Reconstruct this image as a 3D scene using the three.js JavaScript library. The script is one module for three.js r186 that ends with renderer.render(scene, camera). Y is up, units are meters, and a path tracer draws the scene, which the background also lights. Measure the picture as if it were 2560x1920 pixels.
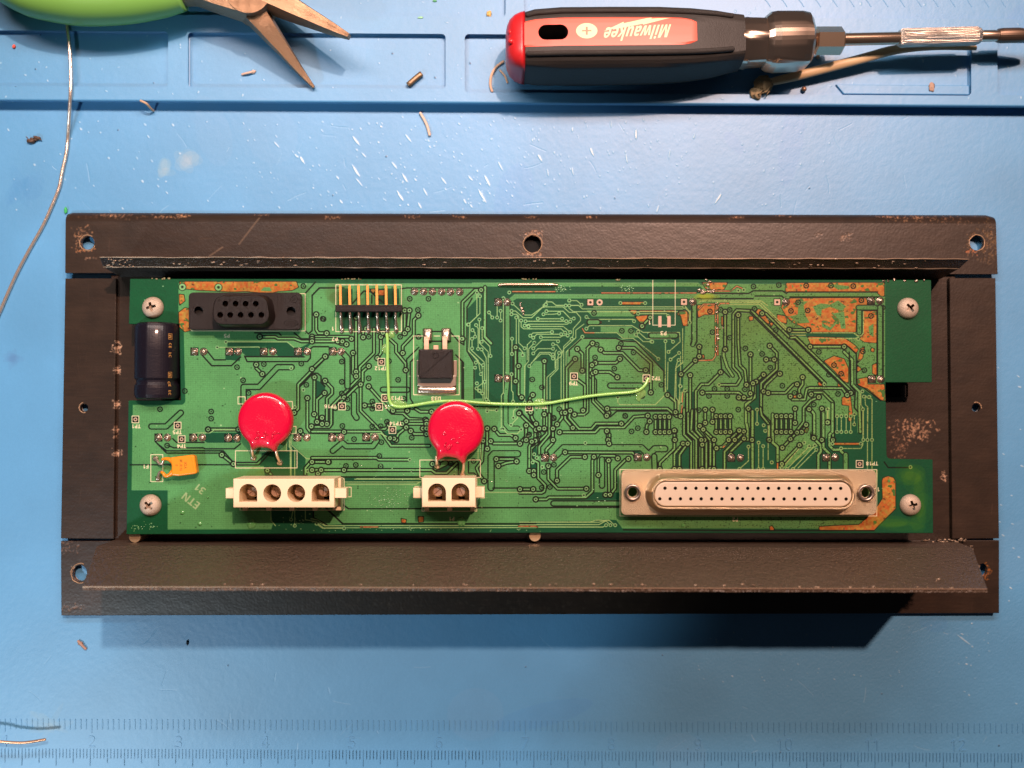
import * as THREE from 'three';
import { mergeGeometries, mergeVertices, toCreasedNormals } from 'three/addons/utils/BufferGeometryUtils.js';
import { FontLoader } from 'three/addons/loaders/FontLoader.js';
import { TextGeometry } from 'three/addons/geometries/TextGeometry.js';
import { RectAreaLightUniformsLib } from 'three/addons/lights/RectAreaLightUniformsLib.js';
import { Brush, Evaluator, SUBTRACTION } from 'three-bvh-csg';

// ---------------------------------------------------------------- camera, lamps, exposure
const scene = new THREE.Scene();
const camera = new THREE.PerspectiveCamera(41.17, 4 / 3, 0.02, 20);
camera.position.set(-0.0042, 0.3, 0.0062);
camera.up.set(0, 0, -1);
camera.lookAt(0, 0, 0);
camera.updateMatrixWorld(true);
camera.updateProjectionMatrix();
camera.focus = 0.284;
camera.userData.fStop = 10;

const renderer = new THREE.WebGLRenderer({ antialias: true });
renderer.setSize(1024, 768);
renderer.toneMapping = THREE.LinearToneMapping;
renderer.toneMappingExposure = 1.08;
renderer.shadowMap.enabled = true;
scene.background = new THREE.Color(0.016, 0.016, 0.018);

// key lamp: a warm bulb high up to the north, throwing crisp shadows towards the viewer
const key = new THREE.PointLight(new THREE.Color(1, 0.57, 0.42), 14);
key.position.set(0.48, 2.0, -0.9);
key.shadow.radius = 1.6;
key.castShadow = true;
scene.add(key);
// bench lamp: a diffuse strip just beyond the tools
RectAreaLightUniformsLib.init();
const strip = new THREE.RectAreaLight(new THREE.Color(1, 0.84, 0.78), 18.5, 0.42, 0.055);
strip.position.set(-0.005, 0.30, -0.21);
strip.lookAt(0, 0, -0.05);
scene.add(strip);
// task lamp: cool, from the south-west; beam edge added to stand for a shadow
const task = new THREE.SpotLight(new THREE.Color(0.78, 0.92, 1), 0.36, 0, 0.272, 0.13);
task.position.set(-0.30, 0.42, 0.27);
task.target.position.set(-0.115, 0, 0.06);
task.shadow.radius = 0.8;
task.castShadow = true;
scene.add(task, task.target);

// ---------------------------------------------------------------- helpers
const V = (x, y, z) => new THREE.Vector3(x, y, z);
const tmp = new THREE.Vector3();
// the place on the bench, h millimetres above the mat, measured from the photograph's grid
function P(px, py, h = 0) {
  tmp.set(px / 1280 - 1, 1 - py / 960, 0.5).unproject(camera).sub(camera.position);
  const t = (h * 0.001 - camera.position.y) / tmp.y;
  return V(camera.position.x + tmp.x * t, h * 0.001, camera.position.z + tmp.z * t);
}
function rng(seed) {
  let a = seed >>> 0;
  return () => { a = (a + 0x6d2b79f5) | 0; let t = Math.imul(a ^ (a >>> 15), 1 | a); t = (t + Math.imul(t ^ (t >>> 7), 61 | t)) ^ t; return ((t ^ (t >>> 14)) >>> 0) / 4294967296; };
}
const hash = (x, y, s) => { let n = Math.imul(x, 374761393) + Math.imul(y, 668265263) + Math.imul(s, 974634769); n = Math.imul(n ^ (n >>> 13), 1274126177); return ((n ^ (n >>> 16)) >>> 0) / 4294967296; };
function vnoise(x, y, s = 1) {
  const ix = Math.floor(x), iy = Math.floor(y), fx = x - ix, fy = y - iy, u = fx * fx * (3 - 2 * fx), v = fy * fy * (3 - 2 * fy);
  const a = hash(ix, iy, s), b = hash(ix + 1, iy, s), c = hash(ix, iy + 1, s), d = hash(ix + 1, iy + 1, s);
  return a + (b - a) * u + (c - a) * v + (a - b - c + d) * u * v;
}
const fbm = (x, y, s = 1, o = 4) => { let r = 0, a = 0.5, t = 0; for (let i = 0; i < o; i++) { r += a * vnoise(x, y, s + i * 17); t += a; a *= 0.5; x *= 2.03; y *= 2.03; } return r / t; };
function canvas(w, h) { const c = document.createElement('canvas'); c.width = w; c.height = h; return [c, c.getContext('2d')]; }
function tex(c, srgb, repeat) {
  const t = new THREE.CanvasTexture(c);
  if (srgb) t.colorSpace = THREE.SRGBColorSpace;
  t.wrapS = t.wrapT = repeat ? THREE.RepeatWrapping : THREE.ClampToEdgeWrapping;
  return t;
}
function noiseTex(size, f, srgb) {   // f(x, y) -> grey 0..1 or [r, g, b]; wraps
  const d = new Uint8Array(size * size * 4);
  for (let y = 0; y < size; y++) for (let x = 0; x < size; x++) {
    const v = f(x, y), o = (y * size + x) * 4, a = Array.isArray(v) ? v : [v, v, v];
    for (let c = 0; c < 3; c++) d[o + c] = Math.max(0, Math.min(255, a[c] * 255));
    d[o + 3] = 255;
  }
  const t = new THREE.DataTexture(d, size, size);
  t.wrapS = t.wrapT = THREE.RepeatWrapping; t.magFilter = THREE.LinearFilter; t.minFilter = THREE.LinearMipmapLinearFilter;
  if (srgb) t.colorSpace = THREE.SRGBColorSpace;
  t.needsUpdate = true;
  return t;
}
const std = (o) => new THREE.MeshStandardMaterial(o);
const phys = (o) => new THREE.MeshPhysicalMaterial(o);
const lin = (r, g, b) => new THREE.Color().setRGB(r, g, b);

const usedNames = {};
function numbered(n) { const k = (usedNames[n] = (usedNames[n] ?? -1) + 1); return k ? `${n}_${String(k).padStart(3, '0')}` : n; }
function tag(o, label, category, group, kind) {
  if (label) o.userData.label = label;
  if (category) o.userData.category = category;
  if (group) o.userData.group = group;
  if (kind) o.userData.kind = kind;
  return o;
}
function thing(name, label, category, base, group, kind) {
  const g = new THREE.Group(); g.name = numbered(name); g.position.copy(base); scene.add(g);
  return tag(g, label, category, group, kind);
}
function origin(o) { const v = V(0, 0, 0); for (; o && o !== scene; o = o.parent) v.add(o.position); return v; }
function part(parent, name, geo, mat, label) {     // geometry given in world metres
  const o = origin(parent);
  geo.translate(-o.x, -o.y, -o.z);
  const m = new THREE.Mesh(geo, mat); m.name = name; m.castShadow = m.receiveShadow = true;
  if (label) m.userData.label = label;
  parent.add(m);
  return m;
}
function inst(parent, name, geo, mat, at, ry = 0, label) {   // shared geometry, set down at a world place
  const m = new THREE.Mesh(geo, mat); m.name = name; m.castShadow = m.receiveShadow = true;
  m.position.copy(at).sub(origin(parent)); m.rotation.y = ry;
  if (label) m.userData.label = label;
  parent.add(m);
  return m;
}
function single(name, label, category, geo, mat, group) {    // a thing that is one mesh
  geo.computeBoundingBox();
  const b = geo.boundingBox, c = V((b.min.x + b.max.x) / 2, b.min.y, (b.min.z + b.max.z) / 2);
  geo.translate(-c.x, -c.y, -c.z);
  const m = new THREE.Mesh(geo, mat); m.name = numbered(name); m.castShadow = m.receiveShadow = true; m.position.copy(c); scene.add(m);
  return tag(m, label, category, group);
}
const clean = (g) => { for (const k of Object.keys(g.attributes)) if (!['position', 'normal', 'uv'].includes(k)) g.deleteAttribute(k); return g; };
function merge(list) { return mergeGeometries(list.map((g) => { g = g.index ? g.toNonIndexed() : g; clean(g); g.clearGroups(); if (!g.attributes.uv) g.setAttribute('uv', new THREE.BufferAttribute(new Float32Array(g.attributes.position.count * 2), 2)); return g; })); }
function planarUV(g, ox, oz, w, d) {   // uv from the surface's own ground plan, in its own units
  const p = g.attributes.position, uv = new Float32Array(p.count * 2);
  for (let i = 0; i < p.count; i++) { uv[i * 2] = (p.getX(i) - ox) / w; uv[i * 2 + 1] = 1 - (p.getZ(i) - oz) / d; }
  g.setAttribute('uv', new THREE.BufferAttribute(uv, 2));
  return g;
}
function boxUV(g, s) {     // uv in multiples of s metres from the dominant plane
  g = g.index ? g.toNonIndexed() : g; g.computeVertexNormals();
  const p = g.attributes.position, n = g.attributes.normal, uv = new Float32Array(p.count * 2);
  for (let i = 0; i < p.count; i++) {
    const ax = Math.abs(n.getX(i)), ay = Math.abs(n.getY(i)), az = Math.abs(n.getZ(i));
    uv[i * 2] = (ax > ay && ax > az ? p.getZ(i) : p.getX(i)) / s;
    uv[i * 2 + 1] = (ay >= ax && ay >= az ? p.getZ(i) : p.getY(i)) / s;
  }
  g.setAttribute('uv', new THREE.BufferAttribute(uv, 2));
  return g;
}
// outlines measured in photograph pixels
function rr(x0, y0, x1, y1, r = 0, seg = 5) {
  if (!r) return [[x0, y0], [x1, y0], [x1, y1], [x0, y1]];
  const out = [];
  for (const [cx, cy, a] of [[x1 - r, y0 + r, -90], [x1 - r, y1 - r, 0], [x0 + r, y1 - r, 90], [x0 + r, y0 + r, 180]])
    for (let i = 0; i <= seg; i++) { const t = (a + (90 * i) / seg) * Math.PI / 180; out.push([cx + r * Math.cos(t), cy + r * Math.sin(t)]); }
  return out;
}
const circ = (cx, cy, r, n = 24, ry = r) => Array.from({ length: n }, (_, i) => [cx + r * Math.cos(i / n * 2 * Math.PI), cy + ry * Math.sin(i / n * 2 * Math.PI)]);
function roundPoly(pts, r, seg = 6) {    // any polygon with rounded corners; r a number or one per corner
  const out = [];
  pts.forEach((p, i) => {
    const a = pts[(i + pts.length - 1) % pts.length], b = pts[(i + 1) % pts.length], ri = Array.isArray(r) ? r[i] : r;
    if (!ri) { for (let k = 0; k <= seg; k++) out.push([...p]); return; }
    const ua = new THREE.Vector2(a[0] - p[0], a[1] - p[1]).normalize(), ub = new THREE.Vector2(b[0] - p[0], b[1] - p[1]).normalize();
    const ang = Math.acos(Math.max(-1, Math.min(1, ua.dot(ub)))) / 2, d = ri / Math.tan(ang);
    const c = ua.clone().add(ub).normalize().multiplyScalar(ri / Math.sin(ang));
    const s = [ua.x * d - c.x, ua.y * d - c.y], e = [ub.x * d - c.x, ub.y * d - c.y];
    let t0 = Math.atan2(s[1], s[0]), t1 = Math.atan2(e[1], e[0]); while (t1 - t0 > Math.PI) t1 -= 2 * Math.PI; while (t1 - t0 < -Math.PI) t1 += 2 * Math.PI;
    for (let k = 0; k <= seg; k++) { const t = t0 + (t1 - t0) * k / seg; out.push([p[0] + c.x + ri * Math.cos(t), p[1] + c.y + ri * Math.sin(t)]); }
  });
  return out;
}
const flat = (poly, h) => poly.map(([x, y]) => { const w = P(x, y, h); return new THREE.Vector2(w.x, -w.z); });
function slab(pts2, holes2, top, thick, bevel = 0.2, seg = 2) {   // Vector2 outlines in metres (x, -z); heights in mm
  const mm = (l) => l.map((v) => v.clone().multiplyScalar(1000)), s = new THREE.Shape(mm(pts2)), b = bevel;
  for (const h of holes2) s.holes.push(new THREE.Path(mm(h)));
  const g = new THREE.ExtrudeGeometry(s, { depth: thick - 2 * b, bevelEnabled: b > 0, bevelThickness: b, bevelSize: b, bevelOffset: -b, bevelSegments: seg, curveSegments: 6, steps: 1 });
  g.rotateX(-Math.PI / 2);
  g.translate(0, top - thick + b, 0);
  g.scale(0.001, 0.001, 0.001);
  g.clearGroups();
  return g;
}
const plate = (poly, top, thick, o = {}) => slab(flat(poly, top), (o.holes ?? []).map((h) => flat(h, top)), top, thick, o.bevel ?? 0.2, o.seg ?? 2);
function loft(rings, caps = true, closed = true) {      // rings: arrays of Vector3 of equal length
  const M = rings[0].length, pos = [], uv = [], idx = [], W = closed ? M + 1 : M;
  rings.forEach((r, j) => { for (let i = 0; i < W; i++) { const p = r[i % M]; pos.push(p.x, p.y, p.z); uv.push(j / (rings.length - 1), i / (W - 1)); } });
  for (let j = 0; j < rings.length - 1; j++) for (let i = 0; i < W - 1; i++) { const a = j * W + i, b = a + 1, c = a + W, d = c + 1; idx.push(a, c, b, b, c, d); }
  if (caps) for (const [j, flip] of [[0, true], [rings.length - 1, false]]) {
    const c = V(0, 0, 0); rings[j].forEach((p) => c.add(p)); c.divideScalar(M);
    const k = pos.length / 3; pos.push(c.x, c.y, c.z); uv.push(j ? 1 : 0, 0.5);
    for (let i = 0; i < W - 1; i++) { const a = j * W + i, b = a + 1; flip ? idx.push(k, a, b) : idx.push(k, b, a); }
  }
  const g = new THREE.BufferGeometry();
  g.setAttribute('position', new THREE.Float32BufferAttribute(pos, 3)); g.setAttribute('uv', new THREE.Float32BufferAttribute(uv, 2)); g.setIndex(idx);
  g.computeVertexNormals();
  return g;
}
const crease = (g, a = 0.6) => { const u = g.index ? g.toNonIndexed() : g; return toCreasedNormals(u, a); };
// a beam through [px, py, h(mm), half width(px at 8.52 px/mm), half thickness(mm)]
function beam(list, n = 16, e = 2.6, sub = 6) {
  const c = list.map(([x, y, h]) => P(x, y, h)), curve = new THREE.CatmullRomCurve3(c, false, 'centripetal');
  const N = (list.length - 1) * sub, rings = [];
  for (let k = 0; k <= N; k++) {
    const t = k / N, f = t * (list.length - 1), i = Math.min(list.length - 2, Math.floor(f)), u = f - i;
    const hw = (list[i][3] * (1 - u) + list[i + 1][3] * u) / 8520, ht = (list[i][4] * (1 - u) + list[i + 1][4] * u) * 0.001;
    const p = curve.getPoint(t), tan = curve.getTangent(t), side = V(-tan.z, 0, tan.x).normalize(), up = V(0, 0, 0).crossVectors(side, tan).normalize();
    if (up.y < 0) up.negate();
    rings.push(Array.from({ length: n }, (_, q) => {
      const a = q / n * 2 * Math.PI, cs = Math.cos(a), sn = Math.sin(a), r = 1 / Math.pow(Math.abs(cs) ** e + Math.abs(sn) ** e, 1 / e);
      return p.clone().addScaledVector(side, hw * r * cs).addScaledVector(up, ht * r * sn);
    }));
  }
  return loft(rings);
}
function wire(list, r, seg = 8, sub = 8) {     // a round wire through [px, py, h(mm)], radius in mm
  const c = list.map((q) => (q.isVector3 ? q : P(...q))), curve = new THREE.CatmullRomCurve3(c, false, 'centripetal');
  const N = (c.length - 1) * sub, t = new THREE.TubeGeometry(curve, N, r * 0.001, seg, false);
  const ends = [c[0], c[c.length - 1]].map((p) => new THREE.SphereGeometry(r * 0.001, seg, 6).translate(p.x, p.y, p.z));
  return merge([t, ...ends]);
}
const lump = (at, rx, ry, rz, seed, amp = 0.25, n = 10) => {   // an uneven crumb, radii in mm
  const g = new THREE.SphereGeometry(0.001, n * 2, n), p = g.attributes.position;
  for (let i = 0; i < p.count; i++) {
    const x = p.getX(i) * 1000, y = p.getY(i) * 1000, z = p.getZ(i) * 1000;
    const k = 1 + amp * (vnoise(x * 2.3 + 9, y * 2.3 + z * 1.7 + 5, seed) * 2 - 1);
    p.setXYZ(i, p.getX(i) * rx * k, p.getY(i) * ry * k, p.getZ(i) * rz * k);
  }
  g.computeVertexNormals();
  return g.translate(at.x, at.y, at.z);
};

// ---------------------------------------------------------------- circuit board print: copper under green mask, silkscreen, bare copper
const HB = 14;                                         // board top, mm above the mat
const outlinePx = [[325, 697], [1300, 698], [2328, 700], [2330, 956], [2214, 956], [2217, 1147], [2332, 1149], [2333, 1333], [1400, 1332], [316, 1336], [321, 1001], [452, 1001], [448, 810], [322, 810]];
const bo = P(312, 692, HB), b2 = P(2338, 1340, HB), BW = b2.x - bo.x + 0.001, BD = b2.z - bo.z + 0.001;
const TW = 2048, TH = 664;
const toT = (px, py) => { const w = P(px, py, HB); return [(w.x - bo.x) / BW * TW, (w.z - bo.z) / BD * TH]; };
const [bc, bx] = canvas(TW, TH), [hc, hx] = canvas(TW, TH);      // colour and relief
const bothCtx = [bx, hx];
const COL = {
  pour: ['#4c8a52', '#969696'], sub: ['#07462a', '#5c5c5c'], gap: ['#061409', '#5a5a5a'], core: ['#62a062', '#a8a8a8'], thin: ['#85ab6e', '#909090'],
  ring: ['#73a86e', '#b4b4b4'], hole: ['#1c2a1c', '#303030'], bare: ['#a2672f', '#808080'], silk: ['#e6d6b4', '#b8b8b8'], bareThin: ['#b0754c', '#888888'], edge: ['#0a4a2a', '#585858'], white: ['#c3a58f', '#b0b0b0'],
};
function strokeT(pts, w, key, cap = 'round', close = false) {
  bothCtx.forEach((c, i) => {
    c.strokeStyle = COL[key][i]; c.lineWidth = w; c.lineCap = cap; c.lineJoin = 'round'; c.beginPath();
    pts.forEach(([x, y], k) => { const q = toT(x, y); k ? c.lineTo(q[0], q[1]) : c.moveTo(q[0], q[1]); });
    if (close) c.closePath();
    c.stroke();
  });
}
function fillT(pts, key) {
  bothCtx.forEach((c, i) => { c.fillStyle = COL[key][i]; c.beginPath(); pts.forEach(([x, y], k) => { const q = toT(x, y); k ? c.lineTo(q[0], q[1]) : c.moveTo(q[0], q[1]); }); c.closePath(); c.fill(); });
}
const dot = (x, y, r, key) => fillT(circ(x, y, r, 16), key);
const via = (x, y, onPour = true) => { if (onPour) dot(x, y, 8.4, 'gap'); dot(x, y, 4.9, 'ring'); dot(x, y, 2.2, 'hole'); };
function stitch(x, y) {
  for (let i = 0; i < 4; i++) { const a = i * Math.PI / 2 + 0.1; strokeT(Array.from({ length: 4 }, (_, k) => { const t = a + k * 0.36; return [x + 5.8 * Math.cos(t), y + 5.8 * Math.sin(t)]; }), 3, 'gap'); }
  dot(x, y, 2.1, 'hole');
}
const cmds = [];
function tile(ox, oy, text) {        // one square of the survey; letters say what is drawn, coordinates are in its own grid
  for (const line of text.split(';')) {
    const w = line.trim().split(/[\s,]+/); if (w.length < 3) continue;
    const op = w.shift(), pts = [];
    for (let i = 0; i + 1 < w.length; i += 2) pts.push([ox + w[i] * 0.2532, oy + w[i + 1] * 0.2532]);
    cmds.push([op, pts]);
  }
}
tile(300, 680, `C 590 95 1740 95 1760 150 1700 180 1560 190 1500 205 1400 205 1250 190 1100 195 900 185 780 180 640 165 590 150;
C 585 220 630 225 640 285 590 325 585 290; C 640 355 580 400 585 540 640 590 700 575 700 520 675 360;
H 1390 185 1420 150 1480 150 1500 190; k 1830 210 1930 100; k 2212 158 1970 158 1897 230 1897 580 1860 612 1830 580 1830 240;
T 1937 420 1937 570 1960 605 2040 605; k 1720 600 1790 660 2212 660; T 1380 640 1530 640 1560 658 1720 658 1790 685 2150 685; k 1330 600 1570 600 1590 625;
D 1040 740 1400 740 1400 830 1250 835 1200 790 1180 880 1100 870 1040 870; D 1440 690 1650 690 1740 770 1890 690 1900 690 1830 770 1810 835 1570 840 1530 800 1440 740;
D 1060 690 1440 690 1440 740 1060 740; N 1045 690 1650 690 1740 765; N 960 745 1370 740 1410 775; D 695 745 775 745 775 825 695 825; D 2060 740 2130 740 2130 820 2060 820;
k 860 780 930 868 1040 868; k 800 810 905 925 1100 925 1190 840; k 1230 830 1255 885 1850 885 1880 850 1880 760 1905 738 2060 738; k 1240 835 1820 838;
s 1155 940; s 1215 1070; s 1270 1195; s 640 1175; s 395 1355; s 900 1378; s 900 1448; s 1420 910; s 1790 905; s 2010 465; s 1810 140; s 2190 885; s 2190 1085; s 2190 1200; s 1840 1115;
T 1345 915 1345 950 1405 1008; w 1695 940 1555 940 1370 1135 1220 1135 1220 1300; w 600 1390 455 1525 310 1525;
T 2030 835 1760 1110 1760 1350 1720 1390; k 1780 1130 1905 1000 1950 1000 1985 1030 1985 1090 2025 1130; D 1905 1050 1985 1090 2025 1135 2025 1200 1940 1250;
T 1920 1040 1917 1405; T 2025 1075 2095 1150 2095 1200 2042 1250 2042 1500; T 2020 1195 1945 1260 1945 1480; T 1850 1245 1850 1540 1880 1580 2212 1580; T 1995 1440 1995 1500;
T 1890 1525 2060 1525 2090 1500 2090 1360 2212 1240; v 1810 1165; v 1725 1335; T 870 1555 910 1555 1170 1555; s 870 1555; v 1690 950`);
tile(300, 960, `D 345 495 415 495 415 565 345 565; D 685 495 750 495 750 565 685 565; D 850 480 1190 480 1190 580 860 580 830 560;
n 700 500 760 483 890 483 930 453 1180 453; k 370 590 460 660 1020 660 1120 775 1350 775 1460 670; k 350 570 460 682 1000 682 1100 800 1370 800 1490 670; k 480 610 530 630 820 630 840 640 1130 640 1190 590; k 520 540 560 578 830 578;
T 1005 700 1120 790; s 465 608; k 100 798 510 798; k 760 798 1140 798; n 1690 520 1690 600 1840 737 2212 737; T 1780 465 1800 490 1840 530; n 1670 500 1670 620 1700 650;
D 1400 680 1480 660 1640 660 1660 560 1830 720 1830 930 1500 930 1430 920 1420 820 1380 810; n 1645 560 1645 660; n 1690 620 1690 930; n 1680 560 1682 930; n 1725 650 1725 930; T 1455 855 1495 900 1495 930;
G 1420 810 1270 810 1240 880 1190 930 1420 930; D 1480 1230 1920 1230 1900 1330 1990 1430 2212 1440 2212 1480 1480 1480 1510 1380; n 1490 1250 1490 1345 1535 1400; N 1710 1235 1690 1340; N 1725 1235 1725 1400;
N 1940 1380 2000 1425 2212 1425; n 1830 1230 1830 1340 1950 1360 2020 1400 2212 1400; k 1910 1230 1910 1320 1970 1350 2050 1395; T 2060 770 1880 770 1830 830 1830 930; T 1955 885 1985 850 2212 850; k 2040 1230 2200 1380; v 1850 860;
O 65 1050 470 1050 470 1485 60 1485`);
tile(780, 680, `k 0 235 70 158 240 158; k 940 158 1690 158; k 880 165 940 158; T 915 380 915 605; T 962 380 945 565; T 1050 430 1005 475 1005 620 895 735 895 800; T 1670 178 1610 178 1485 300 1485 660;
T 0 640 360 640 390 660; T 0 662 250 662 300 685; T 0 685 240 685 295 715 340 715; T 435 450 435 985; T 405 800 405 1000 435 1030; t 612 560 612 800 470 940 470 1040 190 1330 190 1500 170 1530 0 1530;
T 560 930 500 985 500 1080 420 1150 230 1340; T 480 1110 480 1370 660 1550 720 1550 760 1510; w 290 785 350 850 350 1130; w 415 1210 415 1400 440 1440; T 505 645 505 590 535 560; T 680 640 680 800 645 850;
T 700 600 830 720 830 790 925 905 925 970; T 130 835 0 960; w 700 1163 940 1163; k 935 860 935 1280; k 970 900 970 1250 995 1290; k 935 860 1055 745; k 970 890 1003 860; k 1480 890 1480 1250; k 1495 900 1495 1255; k 1420 820 1495 895;
k 1360 585 1450 690 1500 720 1500 360; T 560 1130 790 1390 900 1395 960 1450 1120 1460; T 520 1318 610 1318; T 940 1370 800 1370; T 930 1475 1130 1475; T 890 1500 1130 1500; T 1095 1545 1130 1545; T 975 1570 1010 1600 1130 1600;
T 930 1535 850 1600 830 1659; T 990 1330 1070 1380 1180 1380; s 105 462; s 560 640; s 870 640; s 1055 640; s 965 265; s 1150 265; s 1045 375; s 295 885; s 560 1050; s 295 1085; s 850 1065; s 295 1200; s 595 1280; s 595 1350; s 350 1260; s 350 1345;
s 740 1480; s 760 880; s 905 1250; s 1050 640; D 170 740 230 740 230 820 170 820; D 290 165 400 165 400 320 290 320; D 640 165 860 165 860 320 640 320; D 290 395 840 395 840 560 290 560; C 570 170 630 170 610 212; C 660 180 715 180 715 230 650 230;
k 400 310 510 190 570 190 700 300; k 590 230 590 310; k 1100 565 1180 565 1180 690 1100 690 1100 565; k 1285 565 1365 565 1365 690 1285 690 1285 565; k 1180 588 1285 588; k 1180 685 1285 685;
D 1530 370 1650 240 1700 150 2212 150 2212 1250 1610 1250 1610 900 1545 790 1540 520; k 1530 350 1530 780 1600 900 1600 1250; k 1530 350 1580 260; N 1628 205 1628 440 1540 520; N 1658 240 1658 410 1545 520;
m 1708 150 1706 640 1768 705; n 1560 520 1550 780 1680 930 1690 1280; N 1652 470 1652 700 1740 790 1740 1280; N 1680 555 1680 660 1755 735 1762 830; N 1585 575 1610 600 1610 640; N 1580 660 1580 755; N 1675 765 1720 850 1722 1260; n 1545 780 1640 870 1660 980;
n 1570 770 1700 890 1706 1250; v 1690 920; v 1610 945; v 1668 1008; v 1628 1100; N 1655 1172 1630 1150 1640 1130 1705 1085; N 1682 1200 1640 1185 1625 1150; v 1618 895; v 1478 660; N 1620 525 1640 560 1640 760; v 1675 690;
N 1748 400 1780 450; N 1828 320 1828 450; N 1862 385 1862 480; M 1930 330 1930 1030; M 1930 1060 1912 1230 1912 1500 1950 1545 2030 1545; N 1890 260 1890 1190 1870 1220 1870 1550; N 1970 1010 1970 1170 1985 1190 1985 1280;
N 1975 660 1975 810; M 2008 745 2008 1080; T 1800 1550 1850 1610 1960 1610 2010 1640; N 1890 1550 1925 1595 2030 1595 2065 1555; N 1730 1360 1770 1366 1822 1366; N 2025 1335 1990 1370 1988 1440; N 2030 1390 2030 1440 1965 1510; v 1735 1550;
T 2050 1390 2212 1560; T 2160 1390 2165 1440 2212 1500; s 2140 1610; v 1630 1330; v 2120 1385`);
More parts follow.
